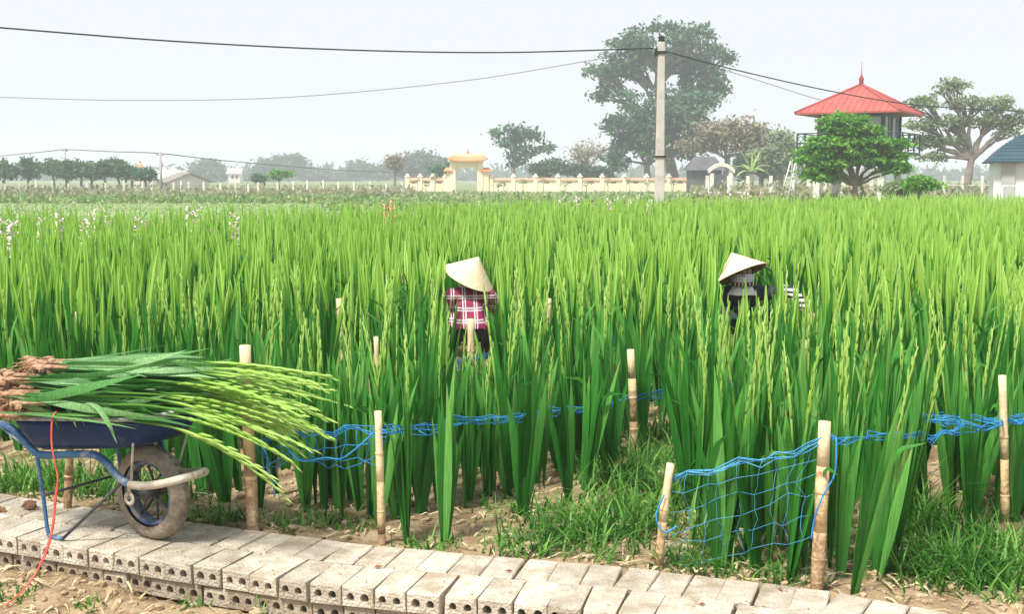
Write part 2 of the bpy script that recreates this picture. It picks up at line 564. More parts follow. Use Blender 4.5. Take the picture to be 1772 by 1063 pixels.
# ground: one sheet to the horizon
xs = np.unique(np.concatenate([np.linspace(-700, -40, 18), np.linspace(-40, 40, 33), np.linspace(40, 700, 18)]))
ys = np.unique(np.concatenate([np.linspace(-40, 0, 5), np.linspace(0, 120, 49), np.linspace(120, 720, 26)]))
g = MB()
V = []
for y in ys:
    for x in xs:
        inside = (-25 < x < 30) and (y < 38)
        V.append((x, y, -0.24 if inside else -0.07 + 0.05 * mnoise.noise(Vector((x * .05, y * .05, 0)))))
nx = len(xs)
F = [(j * nx + i, j * nx + i + 1, (j + 1) * nx + i + 1, (j + 1) * nx + i) for j in range(len(ys) - 1) for i in range(nx - 1)]
g.add(V, F)
tag(g.build('ground', M['ground'], smooth=True), kind='structure')

# soil of the flower field and the loose earth in front of the brick path
xs = np.unique(np.concatenate([np.linspace(-26, -4.2, 24), np.linspace(-4.2, 5.2, 236), np.linspace(5.2, 30, 26)]))
ys = np.unique(np.concatenate([np.linspace(0.5, 2.9, 9), np.linspace(2.9, 6.6, 106), np.linspace(6.6, 12, 55), np.linspace(12, 39, 36)]))
g = MB()
V = []
for j, y in enumerate(ys):
    for i, x in enumerate(xs):
        edge = i in (0, len(xs) - 1) or j in (0, len(ys) - 1)
        V.append((x, y, -0.4 if edge else soil_z(x, y)))
nx = len(xs)
F = [(j * nx + i, j * nx + i + 1, (j + 1) * nx + i + 1, (j + 1) * nx + i) for j in range(len(ys) - 1) for i in range(nx - 1)]
g.add(V, F)
tag(g.build('soil', M['soil'], smooth=True), kind='structure')


def sheet(name, m, pts, z):
    b = MB()
    n = len(pts)
    b.add([(p[0], p[1], z) for p in pts], [tuple(range(n))])
    return tag(b.build(name, m), kind='structure')


# mown meadow beyond the flowers on the left and the pale dirt track before the temple wall
sheet('meadow', M['meadow'], [(-60, 36), (40, 39.5), (40, 52), (-5, 66), (-60, 70)], 0.0)
sheet('dirt_track', M['dirt_track'], [(-7, 72), (70, 60), (70, 84), (20, 98), (-12, 112), (-34, 112), (-30, 88)], 0.005)

# ------------------------------------------------------------------ brick path
BRICK_MESH = []
for k in range(7):
    rr = random.Random(40 + k)
    bm = bmesh.new()
    W2, c = BW / 2 - 0.0015, 0.0035
    j = lambda s=0.002: rr.uniform(-s, s)
    # front face with two round holes
    zc = -BH / 2 + j()
    rect = [bm.verts.new((sx * (W2 - c) + j(.001), 0.0 + j(.0012), z)) for sx, z in ((-1, -BH + c), (1, -BH + c), (1, -c), (-1, -c))]
    edges = [bm.edges.new((rect[i], rect[(i + 1) % 4])) for i in range(4)]
    loops = []
    for hx in (-0.028, 0.027):
        hx += j(.002); rh = 0.0155 + j(.0015)
        lp = [bm.verts.new((hx + rh * math.cos(2 * math.pi * a / 10), j(.0006), zc + rh * 1.08 * math.sin(2 * math.pi * a / 10) + j(.001))) for a in range(10)]
        edges += [bm.edges.new((lp[i], lp[(i + 1) % 10])) for i in range(10)]
        loops.append(lp)
    bmesh.ops.triangle_fill(bm, use_beauty=True, use_dissolve=False, edges=edges)
    for lp in loops:                                   # bore
        inner = [bm.verts.new((v.co.x, 0.11, v.co.z)) for v in lp]
        for i in range(10):
            bm.faces.new((lp[i], lp[(i + 1) % 10], inner[(i + 1) % 10], inner[i]))
        bm.faces.new(inner)
    # body rings: chamfer, sides, back
    r1 = [bm.verts.new((sx * W2 + j(.001), c, z)) for sx, z in ((-1, -BH), (1, -BH), (1, 0), (-1, 0))]
    r2 = [bm.verts.new((sx * W2 + j(.001), BL * 0.5, z + j(.0012))) for sx, z in ((-1, -BH), (1, -BH), (1, 0), (-1, 0))]
    r3 = [bm.verts.new((sx * W2 + j(.0015), BL - 0.003, z + j(.0015))) for sx, z in ((-1, -BH), (1, -BH), (1, 0), (-1, 0))]
    for ci in (2, 3):                                  # knocked-off top corners
        if rr.random() < .45:
            dz, dx = rr.uniform(.002, .006), rr.uniform(.002, .006) * (-1 if ci == 2 else 1)
            for vv in (rect[ci], r1[ci]):
                vv.co.z -= dz; vv.co.x += dx; vv.co.y += rr.uniform(.002, .007)
    for a, b_ in ((rect, r1), (r1, r2), (r2, r3)):
        for i in range(4):
            bm.faces.new((a[i], a[(i + 1) % 4], b_[(i + 1) % 4], b_[i]))
    bm.faces.new(r3)
    bmesh.ops.recalc_face_normals(bm, faces=bm.faces)
    me = bpy.data.meshes.new('brick')
    bm.to_mesh(me); bm.free()
    BRICK_MESH.append(me)
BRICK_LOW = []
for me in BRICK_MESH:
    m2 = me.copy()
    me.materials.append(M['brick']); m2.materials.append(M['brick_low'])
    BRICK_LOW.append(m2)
# plain bricks for the hidden-end row, with chipped corners
BRICK_PLAIN = []
for k in range(6):
    rr = random.Random(90 + k)
    V, F = cbox(-BW / 2 + .0015, BW / 2 - .0015, 0, BL - .003, -BH, 0, 0.004)
    V = [(x + rr.uniform(-.0015, .0015), y + rr.uniform(-.002, .002), z + rr.uniform(-.0012, .0012)) for x, y, z in V]
    b = MB().add(V, F)
    BRICK_PLAIN.append(b.mesh('brick', M['brick']))

path = empty('brick_path', (0, 4.2, 0))
tag(path, 'low path edging of pale two-hole bricks laid side by side in two courses', 'brick edging')


def lay(meshes, off, z, x0, x1, step, setback=0.0, shift=0.0, zj=0.0012, yj=0.0025):
    # walk along the front line by arc length
    pts = []
    for x in np.arange(x0, x1, 0.01):
        tt = Vector((0.6, front_y(x + .3) - front_y(x - .3))).normalized()
        pts.append(Vector((x, front_y(x))) + Vector((-tt.y, tt.x)) * (off + .5 * BL))
    acc, nxt = 0.0, shift
    for a, b in zip(pts[:-1], pts[1:]):
        acc += (b - a).length
        if acc >= nxt:
            nxt += step
            x = a.x
            ta = (b - a).normalized()
            nrm = Vector((-ta.y, ta.x))
            p = Vector((a.x, a.y)) + nrm * (-.5 * BL + setback + random.uniform(-yj, yj))
            o = link('brick', random.choice(meshes), path)
            o.location = (p.x, p.y - 4.2, z + random.uniform(-zj, zj))
            o.rotation_euler = (random.uniform(-.005, .005), random.uniform(-.005, .005), math.atan2(ta.y, ta.x) + random.uniform(-.007, .007))


lay(BRICK_MESH, 0.0, 0.0, -3.4, 2.9, BW + 0.002)
lay(BRICK_PLAIN, BL + 0.008, 0.0, -3.5, 3.2, BW + 0.002, shift=0.05, yj=0.004)
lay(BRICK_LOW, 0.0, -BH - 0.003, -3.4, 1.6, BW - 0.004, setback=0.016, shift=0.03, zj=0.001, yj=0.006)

# ------------------------------------------------------------------ loose earth, straw and weeds (nobody could count them)
ICO = [(0, 0, -1), (.72, -.53, -.45), (-.28, -.85, -.45), (-.89, 0, -.45), (-.28, .85, -.45), (.72, .53, -.45), (.28, -.85, .45), (-.72, -.53, .45), (-.72, .53, .45), (.28, .85, .45), (.89, 0, .45), (0, 0, 1)]
ICOF = [(0, 1, 2), (1, 0, 5), (0, 2, 3), (0, 3, 4), (0, 4, 5), (1, 5, 10), (2, 1, 6), (3, 2, 7), (4, 3, 8), (5, 4, 9), (1, 10, 6), (2, 6, 7), (3, 7, 8), (4, 8, 9), (5, 9, 10), (6, 10, 11), (7, 6, 11), (8, 7, 11), (9, 8, 11), (10, 9, 11)]


def clod(b, p, s, rr):
    e = (s * rr.uniform(.7, 1.4), s * rr.uniform(.7, 1.4), s * rr.uniform(.45, .9))
    a = rr.uniform(0, 6.28)
    ca, sa = math.cos(a), math.sin(a)
    V = []
    for v in ICO:
        k = rr.uniform(.75, 1.2)
        x, y, z = v[0] * e[0] * k, v[1] * e[1] * k, v[2] * e[2] * k
        V.append((p[0] + x * ca - y * sa, p[1] + x * sa + y * ca, p[2] + z))
    b.add(V, ICOF, 0, rr.random())


rr = random.Random(5)
b = MB()
cnt = 0
while cnt < 4200:
    y = 3.0 + 5.5 * rr.random() ** 1.5
    x = rr.uniform(-.62, .62) * y * 0.85
    fy, by = front_y(x), back_y(x)
    if fy - 0.02 < y < by + 0.03:
        continue
    s = rr.uniform(.004, .017) if rr.random() < .88 else rr.uniform(.016, .034)
    clod(b, (x, y, soil_z(x, y) + s * .25), s, rr)
    cnt += 1
tag(b.build('soil_clods', M['clod']), 'loose pale clods of earth scattered over the bare soil', 'soil clods', kind='stuff')

b = MB()
cnt = 0
while cnt < 3000:
    y = 3.0 + 4.2 * rr.random() ** 1.3
    x = rr.uniform(-.62, .62) * y * 0.85
    fy, by = front_y(x), back_y(x)
    if fy - 0.02 < y < by + 0.02:
        continue
    L = rr.uniform(.03, .11); a = rr.uniform(0, 6.28); wd = rr.uniform(.0016, .0045)
    z = soil_z(x, y) + .012
    dx, dy = math.cos(a) * L / 2, math.sin(a) * L / 2
    px, py = -math.sin(a) * wd, math.cos(a) * wd
    t1, t2 = rr.uniform(-.012, .012), rr.uniform(-.012, .012)
    V = [(x - dx - px, y - dy - py, z + t1), (x - dx + px, y - dy + py, z + t1 + .002), (x + px, y + py, z + .008), (x - px, y - py, z + .006), (x + dx + px * .4, y + dy + py * .4, z + t2), (x + dx - px * .4, y + dy - py * .4, z + t2)]
    b.add(V, [(0, 3, 2, 1), (3, 5, 4, 2)])
    cnt += 1
tag(b.build('straw_litter', M['straw']), 'dry straw and dead leaf litter lying on the soil', 'straw litter', kind='stuff')


def blade(b, x, y, z, L, az, lean, droop, wd, tint):
    """grass blade: 4 segments, arching"""
    px, py = -math.sin(az) * wd, math.cos(az) * wd
    V, n = [], 4
    r, h, a = 0.0, 0.0, lean
    for i in range(n + 1):
        k = 1 - (i / n) ** 1.6
        V.append((x + math.cos(az) * r - px * k, y + math.sin(az) * r - py * k, z + h))
        V.append((x + math.cos(az) * r + px * k, y + math.sin(az) * r + py * k, z + h))
        r += math.sin(a) * L / n
        h += math.cos(a) * L / n
        a += droop / n
    b.add(V, [(2 * i, 2 * i + 1, 2 * i + 3, 2 * i + 2) for i in range(n)], 0, tint)


WEEDS = [  # pixel u, v of the patch centre on the soil, radius in metres, blades, blade length
    (1010, 940, .26, 700, .13), (1085, 905, .28, 900, .17), (1120, 845, .28, 700, .20), (900, 955, .18, 360, .09), (960, 905, .22, 380, .11),
    (1600, 985, .24, 900, .13), (1690, 1000, .26, 1100, .13), (1730, 960, .26, 900, .13), (1530, 1020, .14, 300, .08), (1620, 930, .24, 600, .17), (1570, 890, .20, 260, .26),
    (1190, 985, .16, 320, .10), (1240, 960, .2, 260, .13), (1300, 990, .16, 260, .09), (1380, 1000, .10, 120, .07), (1330, 930, .2, 160, .12),
    (740, 950, .13, 200, .07), (500, 915, .10, 110, .08), (400, 905, .12, 170, .08), (350, 898, .12, 150, .09), (560, 905, .12, 120, .08), (620, 915, .1, 90, .08),
    (150, 845, .22, 620, .13), (60, 835, .24, 700, .14), (20, 855, .16, 300, .10), (230, 850, .2, 420, .12), (300, 860, .16, 220, .10),
    (1150, 760, .22, 300, .17), (1130, 800, .22, 340, .18), (1060, 830, .2, 260, .17), (880, 880, .2, 160, .10), (1440, 960, .2, 200, .10), (1760, 880, .2, 300, .14),
    (700, 1040, .10, 0, .05), (20, 1030, .12, 120, .05), (330, 1050, .08, 60, .05), (150, 1050, .06, 50, .05), (470, 1052, .06, 50, .05)]
b = MB()
for (u, v, rad, n, L) in WEEDS:
    c = on_z(u, v, -0.02 if v < 1020 else -0.13)
    for i in range(int(n * .62)):
        a = rr.uniform(0, 6.28); q = rad * math.sqrt(rr.random()) * rr.uniform(.5, 1.25)
        x, y = c.x + q * math.cos(a), c.y + q * math.sin(a) * 1.1
        if front_y(x) - .01 < y < back_y(x) + .025:
            continue
        blade(b, x, y, soil_z(x, y) - .005, L * rr.choice((.5, .7, .9, 1.1, 1.6)) * rr.uniform(.7, 1.2), rr.uniform(0, 6.28), rr.uniform(.05, .9), rr.uniform(.2, 2.2), rr.uniform(.002, .0065), min(1, max(0, rr.gauss(.42, .28) + .5 * mnoise.noise(Vector((x * 5, y * 5, 1))))))
# thin cover of seedlings everywhere in the near furrows
for i in range(2600):
    y = 4.1 + 4.5 * rr.random() ** 1.4
    x = rr.uniform(-.55, .55) * y
    if y < back_y(x) + .03:
        continue
    if mnoise.noise(Vector((x * 2.2, y * 2.2, 3))) < -.02:
        continue
    blade(b, x, y, soil_z(x, y) - .004, rr.uniform(.03, .10), rr.uniform(0, 6.28), rr.uniform(.1, .9), rr.uniform(.2, 1.4), rr.uniform(.0015, .004), rr.random())
tag(b.build('weed_grass', M['weed'], smooth=True), 'bright green weedy grass growing between the bricks and the flower beds', 'grass', kind='stuff')

# tall arching grass tussock in the bed by the right stake
def tussock(u, v, n, L, label):
    c = on_z(u, v, -.02)
    b = MB()
    for i in range(n):
        az = rr.uniform(0, 6.28)
        blade(b, rr.gauss(0, .03), rr.gauss(0, .03), 0, L * rr.uniform(.6, 1.15), az, rr.uniform(.08, .5), rr.uniform(.7, 2.1), rr.uniform(.004, .007), rr.uniform(.2, 1))
    o = b.build('grass_tussock', M['weed'], loc=(c.x, c.y, soil_z(c.x, c.y)), smooth=True)
    tag(o, label, 'grass')


tussock(1590, 925, 46, .40, 'tall arching grass tussock right of the thick mottled bamboo stake')
tussock(1165, 880, 40, .30, 'arching grass tussock just behind the short leaning bamboo stake')
tussock(1225, 945, 22, .30, 'grass tussock growing up through the hanging blue net')

# ================================================================== gladiolus plants
def leaf_strip(base, az, a0, bend, L, W, twist, n, fold, rr, kink=0.0, out=0.0):
    """sword leaf standing in the fan plane az; returns V, F"""
    V, F = [], []
    fx, fy = math.cos(az), math.sin(az)
    r, h, o, a = 0.0, 0.0, 0.0, a0
    px, py, pz = base
    for i in range(n + 1):
        t = i / n
        prof = (0.50 + 0.5 * min(1, t / .35)) if t < .35 else (1 - ((t - .35) / .65) ** 2.2)
        hw = W * 0.5 * max(prof, 0.03)
        c = (px + fx * r - fy * o, py + fy * r + fx * o, pz + h)
        # width direction: perpendicular to the tangent in the fan plane, turned by twist
        tw = twist * t
        wx, wz = math.cos(a) * math.cos(tw), -math.sin(a) * math.cos(tw)
        wo = math.sin(tw)
        d = (fx * wx - fy * wo, fy * wx + fx * wo, wz)
        V.append((c[0] - d[0] * hw, c[1] - d[1] * hw, c[2] - d[2] * hw))
        if fold:
            V.append((c[0] - fy * hw * .22, c[1] + fx * hw * .22, c[2]))
        V.append((c[0] + d[0] * hw, c[1] + d[1] * hw, c[2] + d[2] * hw))
        st = L / n
        r += math.sin(a) * st
        h += math.cos(a) * st
        o += out * st
        a += bend / n * (0.4 + 1.2 * t)
        if kink and t > .55:
            a += kink / n * 2.2
    m = 3 if fold else 2
    for i in range(n):
        for k in range(m - 1):
            F.append((i * m + k, i * m + k + 1, (i + 1) * m + k + 1, (i + 1) * m + k))
    return V, F


def bud(p, d, side, L, W):
    """plump pointed bud as a six-sided spindle cut short: 12 faces"""
    d = Vector(d).normalized()
    s = d.cross(Vector(side)).normalized()
    u = s.cross(d)
    V = [Vector(p)]
    for k, (t, q) in enumerate(((.35, 1.0), (.7, .62))):
        for i in range(4):
            a = math.pi / 2 * i
            V.append(Vector(p) + d * (L * t) + (s * math.cos(a) + u * math.sin(a)) * (W * q))
    V.append(Vector(p) + d * L)
    F = [(0, 1 + (i + 1) % 4, 1 + i) for i in range(4)]
    F += [(1 + i, 1 + (i + 1) % 4, 5 + (i + 1) % 4, 5 + i) for i in range(4)]
    F += [(5 + i, 5 + (i + 1) % 4, 9) for i in range(4)]
    return V, F


def spike(h0, h1, hb, az, lean, rr, nb=10, r=.0050, sides=5, stint=.2):
    """flower stem with buds on both sides of its upper part"""
    b = MB()
    fx, fy = math.cos(az), math.sin(az)
    cv = rr.uniform(-.10, .10)

    def P(z):
        t = (z - h0) / (h1 - h0)
        q = lean * (z - h0) + cv * (t ** 3) * .6
        return Vector((fx * q, fy * q, z))
    zs = np.linspace(h0, h1 - .01, 20)
    b.add(*tube([P(z) + (Vector((fx, fy, 0)) * (r * .45 * (-1) ** i) if z > hb else Vector()) for i, z in enumerate(zs)], [r * (1 - .35 * (z - h0) / (h1 - h0)) * (1.25 if z > hb else 1) * (.4 if i == len(zs) - 1 else 1) for i, z in enumerate(zs)], sides), 0, [stint if z < hb - .05 else .62 for z in zs for _ in range(sides)])
    for i in range(nb):
        t = i / (nb - 1)
        z = hb + (h1 - hb) * t * .94
        sg = 1 if i % 2 else -1
        d = Vector((fx * sg * .06, fy * sg * .06, 1.0))
        L = (.085 - .035 * t) * rr.uniform(.9, 1.15)
        V, F = bud(P(z) + Vector((fx * sg * .003, fy * sg * .003, -.01)), d, (-fy, fx, 0), L, (.0052 - .0024 * t))
        b.add(V, F, 0, min(1, max(0, .45 + .35 * t + rr.uniform(-.15, .15))))
    return b


def plant_spec(rr, H):
    """list of leaves (azimuth in plane 0) for a fan"""
    n = rr.choice((6, 7, 7, 8))
    out = []
    for i in range(n):
        k = (i + .5) / n * 2 - 1
        a0 = k * rr.uniform(.04, .15) + rr.uniform(-.06, .06)
        L = H * (0.93 - .30 * abs(k)) * rr.uniform(.86, 1.07)
        bend = k * rr.uniform(0.0, .30) + rr.uniform(-.20, .20)
        kink = 0.0
        if rr.random() < .14:
            kink = rr.choice((-1, 1)) * rr.uniform(1.0, 2.4)
        out.append((k, a0, L, bend, kink, rr.uniform(.030, .046)))
    return out


NVAR = 9
VARIANTS = []
for k in range(NVAR):
    rr = random.Random(300 + k)
    H = 0.88
    leaves = []
    for (kk, a0, L, bend, kink, W) in plant_spec(rr, H):
        V, F = leaf_strip((kk * .010, rr.uniform(-.006, .006), -.02), rr.uniform(-.25, .25), a0, bend, L, W, rr.uniform(-.7, .7), 7, True, rr, kink, rr.uniform(-.06, .06))
        tn = rr.uniform(.50, .68) if rr.random() < .34 else min(.5, max(.03, rr.gauss(.28, .12)))
        dry = rr.random() < .10
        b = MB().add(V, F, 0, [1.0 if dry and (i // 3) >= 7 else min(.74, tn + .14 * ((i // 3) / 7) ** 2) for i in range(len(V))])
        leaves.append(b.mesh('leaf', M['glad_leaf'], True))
    sp = None
    if k % 9 in (0, 2, 4, 6, 7):
        sp = spike(.08, H * rr.uniform(1.0, 1.14), H * .70, rr.uniform(0, 6.28), rr.uniform(-.05, .05), rr).mesh('flower_spike', M['glad_spike'], True)
    VARIANTS.append((leaves, sp))

# --- where plants stand: beds run away from the path, furrows between them
BDIR = Vector((0.30, 0.954)); BNRM = Vector((0.954, -0.30))
FAR_EDGE = [(-30, 17.0), (-8.2, 18.4), (-6.0, 19.2), (-3.4, 21.5), (-1.2, 24.5), (1.5, 27.5), (6, 30), (14, 33), (24, 35)]
EX = np.array([p[0] for p in FAR_EDGE]); EY = np.array([p[1] for p in FAR_EDGE])

rr = random.Random(77)
plants = []                                            # x, y, height factor, rz, lean x, lean y
# near plants read off the photograph (foot of the plant)
NEAR = [(592, 905), (703, 938), (770, 935), (905, 893), (985, 868), (640, 900), (560, 880), (840, 868), (1010, 850),
        (1255, 960), (1290, 968), (1335, 975), (1385, 985), (1478, 1028), (1545, 975), (1500, 960), (1435, 985), (1320, 930), (1270, 915), (1370, 930), (1230, 930),
        (1600, 905), (1650, 900), (1690, 890), (1560, 920), (1640, 860), (480, 860), (520, 868), (450, 880), (390, 870), (350, 855), (1700, 850), (1765, 870),
        (730, 890), (690, 885), (610, 868), (760, 868), (880, 855), (940, 840), (1052, 835), (1085, 805), (1195, 885), (1212, 910), (1238, 893), (1180, 835), (1300, 940), (1350, 950), (1405, 955), (1455, 1000), (1515, 1000), (1245, 985), (1310, 990), (1365, 1000), (1580, 880), (1725, 905), (655, 905), (622, 885), (568, 862), (690, 900), (728, 893), (768, 880), (812, 866), (846, 857), (884, 842), (922, 832), (966, 816), (1002, 806), (1036, 797), (530, 885), (585, 880)]
for (u, v) in NEAR:
    p = on_z(u, v, -.02)
    plants.append((p.x, p.y, rr.uniform(.90, 1.08), rr.uniform(0, 6.28)))
NEARSET = {(p[0], p[1]) for p in plants}
PITCHW, BEDW = 1.42, 1.10
# furrow seen in the photograph: passes through these ground points
fp = on_z(1165, 720, 0)
u0 = fp.x * BNRM.x + fp.y * BNRM.y
s_ = 0.172
bed = -40
while bed < 40:
    c0 = u0 + PITCHW * (bed + .5)
    for iu in range(int(PITCHW / s_) + 1):
        uu = c0 - BEDW / 2 + iu * s_
        furrow = iu * s_ > BEDW
        w = -2.0
        while w < 42:
            w += s_ * rr.uniform(.85, 1.25)
            a, bb = uu + rr.gauss(0, .022), w
            x = BNRM.x * a + BDIR.x * bb
            y = BNRM.y * a + BDIR.y * bb
            if y < 4 or y > 36 or abs(x) > .47 * y + .6:
                continue
            if furrow and (y < 6.0 or rr.random() < .25):
                continue
            if y > 7:
                x += rr.gauss(0, .06)
                y += rr.gauss(0, .06)
            d = y - back_y(x) if y < 9 else 9
            if d < .50:
                continue
            if d < .9 and rr.random() < .30:
                continue
            if y > np.interp(x, EX, EY) + .35 * math.sin(x * 3.1) - rr.random() * .8:
                continue
            if y > 12 and rr.random() < .15:
                continue
            if (x - .50) ** 2 + (y - 4.70) ** 2 < .10:
                continue
            big = mnoise.noise(Vector((x * .35, y * .35, 2)))
            plants.append((x, y, rr.uniform(.86, 1.12) + .05 * big, rr.uniform(0, 6.28)))
    bed += 1

# harvested lanes in front of the two workers: plants there are gone or short regrowth
WY1, WY2 = 9.3, 9.6
LANES = [(1078, 1108, 4.2, 5.85, 800), (578, 598, 5.2, 7.55, 610), (937, 958, 5.2, 7.85, 566), (777, 853, 4.9, WY1 + .30, 560), (1232, 1330, 4.9, WY2 + .30, 508), (1362, 1408, 5.2, WY2 + .1, 500)]
kept = []
for (x, y, s, rz) in plants:
    u, v = project(x, y, 0.0)
    drop = False
    for (ua, ub, ya, yb, vlim) in LANES:
        if ua - 60 / y < u < ub + 60 / y and ya < y < yb:
            hmax = EYE - (vlim + rr.uniform(-8, 45) - HZ) * y / FPX
            if rr.random() < .07:
                hmax += .14
            s = min(s, hmax / .92)
            if s < .50:
                drop = True
    for (n0, n1) in (((-.52, 4.45), (.63, 5.83)), ((1.07, 3.92), (2.0, 4.53))):
        if n0[0] - .1 < x < n1[0] + .25 and (x, y) not in NEARSET:
            ln = n0[1] + (n1[1] - n0[1]) * (x - n0[0]) / (n1[0] - n0[0])
            if y < ln + .10 and rr.random() < .98:
                drop = True
    for (px, py) in ((-.33, WY1), (1.93, WY2)):
        if (x - px) ** 2 + (y - py - .05) ** 2 < .115:
            drop = True
    if not drop:
        kept.append((x, y, s, rz))
kept.sort(key=lambda p: p[0] ** 2 + p[1] ** 2)
near, rest = [], []
for p in kept:
    u, v = project(p[0], p[1], .4)
    if len(near) < 300 and -40 < u < 1812:
        near.append(p)
    else:
        rest.append(p)

GL = 'green gladiolus massed with others in the close rows behind the front plants'
SPECIAL = [((592, 905), 'dark leaved gladiolus below the drooping flower tips left of the slim near stake'),
           ((703, 938), 'gladiolus rooted at the bricks just right of the slim near stake'),
           ((770, 935), 'gladiolus with a broad outer leaf, second plant right of the slim near stake'),
           ((905, 893), 'upright gladiolus standing alone at the left edge of the weedy gap'),
           ((1478, 1028), 'gladiolus fan at the bricks just right of the thick mottled stake')]
SPEC = {}
for (uv, lab_) in SPECIAL:
    sp_p = on_z(*uv, -.02)
    SPEC[(round(sp_p.x, 4), round(sp_p.y, 4))] = lab_
for i, (x, y, s, rz) in enumerate(near):
    leaves, sp = VARIANTS[rr.randrange(NVAR)]
    root = empty('gladiolus_plant', (x, y, soil_z(x, y)))
    root.rotation_euler = (rr.gauss(0, .07), rr.gauss(0, .07), rz)
    ws = rr.uniform(.95, 1.15)
    root.scale = (s * ws, s * ws, s)
    lab_ = SPEC.get((round(x, 4), round(y, 4)))
    tag(root, lab_ or GL, 'plant', 'gladioli in the nearest rows')
    for me in leaves:
        link('leaf', me, root)
    if sp:
        link('flower_spike', sp, root)


# --- the rest of the field: one mesh, lighter plants
def field_variants(nl, nseg, buds, seed):
    out = []
    for k in range(8):
        q = random.Random(seed + k)
        V, F, T, MI = [], [], [], []
        for (kk, a0, L, bend, kink, W) in plant_spec(q, .88)[:nl]:
            v, f = leaf_strip((kk * .012, q.uniform(-.008, .008), 0), q.uniform(0, .5), a0, bend, L, W * .86, q.uniform(-.8, .8), nseg, False, q, kink, q.uniform(-.06, .06))
            n0 = len(V)
            V += v
            F += [tuple(i + n0 for i in ff) for ff in f]
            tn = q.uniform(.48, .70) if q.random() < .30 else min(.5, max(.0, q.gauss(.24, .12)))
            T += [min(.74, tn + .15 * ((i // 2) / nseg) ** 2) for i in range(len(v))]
            MI += [0] * len(f)
        # flower stem: crossed tapering strips with bud bulges
        top = .88 * q.uniform(1.0, 1.15)
        cv = q.uniform(-.07, .07)
        for ang in (0.6, 2.2):
            n0 = len(V)
            zs = np.linspace(.40, top, 5 + buds)
            for j, z in enumerate(zs):
                t = (z - .4) / (top - .4)
                wd = .0065 + (.0075 * (1 if j % 2 else .8) if t > .42 else 0)
                wd *= (1 - .75 * max(0, (t - .75) / .25))
                ox = cv * t * t
                V.append((ox - wd * math.cos(ang), -wd * math.sin(ang), z))
                V.append((ox + wd * math.cos(ang), wd * math.sin(ang), z))
                T += [.25 + .5 * t] * 2
            m = len(zs)
            F += [(n0 + 2 * j, n0 + 2 * j + 1, n0 + 2 * j + 3, n0 + 2 * j + 2) for j in range(m - 1)]
            MI += [1] * (m - 1)
        out.append((np.array(V), np.array(F), np.array(T), np.array(MI)))
    return out


FV_MID = field_variants(8, 6, 5, 500)
FV_FAR = field_variants(6, 4, 2, 600)
AV, AF, AT, AM, off = [], [], [], [], 0
for (x, y, s, rz) in rest:
    V, F, T, MI = (FV_MID if y < 13 else FV_FAR)[rr.randrange(8)]
    c, sn = math.cos(rz), math.sin(rz)
    ws = s * rr.uniform(.95, 1.2)
    lx, ly = rr.gauss(0, .085), rr.gauss(0, .085)
    X = (V[:, 0] * c - V[:, 1] * sn) * ws + V[:, 2] * lx
    Y = (V[:, 0] * sn + V[:, 1] * c) * ws + V[:, 2] * ly
    AV.append(np.stack([X + x, Y + y, V[:, 2] * s - .03], 1))
    AF.append(F + off)
    AT.append(np.clip(T + rr.gauss(0, .09), 0, .74) if rr.random() > .006 else np.clip(T + .45, 0, 1))
    AM.append(MI)
    off += len(V)
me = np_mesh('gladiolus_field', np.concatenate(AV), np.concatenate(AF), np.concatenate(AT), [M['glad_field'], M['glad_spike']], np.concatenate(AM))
o = link('gladiolus_field', me)
tag(o, 'dense green gladiolus crop filling the field behind the nearest rows', 'flower crop', kind='stuff')
print('PLANTS', len(near), len(rest), 'field faces', len(me.polygons))

# --- gladioli already in bloom along the far edge
rr = random.Random(8)
BL_MESH = {}
for key, mt in (('pale', M['petal']), ('salmon', M['petal_salmon'])):
    BL_MESH[key] = []
    for k in range(3):
        q = random.Random(800 + k)
        fl = MB()
        for j in range(6):
            z = .66 + .062 * j
            for pz in range(6):
                a = 6.28 * pz / 6 + j
                r = .075 - .006 * j
                d = Vector((math.cos(a), math.sin(a), .9 if pz % 2 else -.2)) * r
                s_v = Vector((-math.sin(a), math.cos(a), 0)) * r * .45
                c = Vector((.025 * (-1) ** j, 0, z))
                fl.add([c, c + d * .6 - s_v, c + d * 1.15, c + d * .6 + s_v], [(0, 1, 2, 3)])
        lv = MB()
        for (kk, a0, L, bend, kink, W) in plant_spec(q, .72):
            lv.add(*leaf_strip((kk * .012, 0, 0), q.uniform(0, .5), a0, bend, L, W, .4, 4, False, q), 0, .35)
        st = MB().add(*tube([(0, 0, .1), (.01, 0, .6), (.0, 0, 1.05)], [.006, .005, .003], 4), 0, .4)
        BL_MESH[key].append((lv.mesh('foliage', M['glad_leaf']), st.mesh('stem', M['glad_spike']), fl.mesh('blossom', mt)))


def bloom(u, v, key, label, group):
    """v is the pixel row of the blossoms, which stand about 0.85 m high"""
    p = on_z(u, v, .95)
    root = empty('blooming_gladiolus', (p.x, p.y, -.02), rr.uniform(0, 6.28))
    s = rr.uniform(.95, 1.08)
    root.scale = (s, s, s)
    tag(root, label, 'flower', group)
    a, b_, c = rr.choice(BL_MESH[key])
    link('foliage', a, root); link('stem', b_, root); link('blossom', c, root)


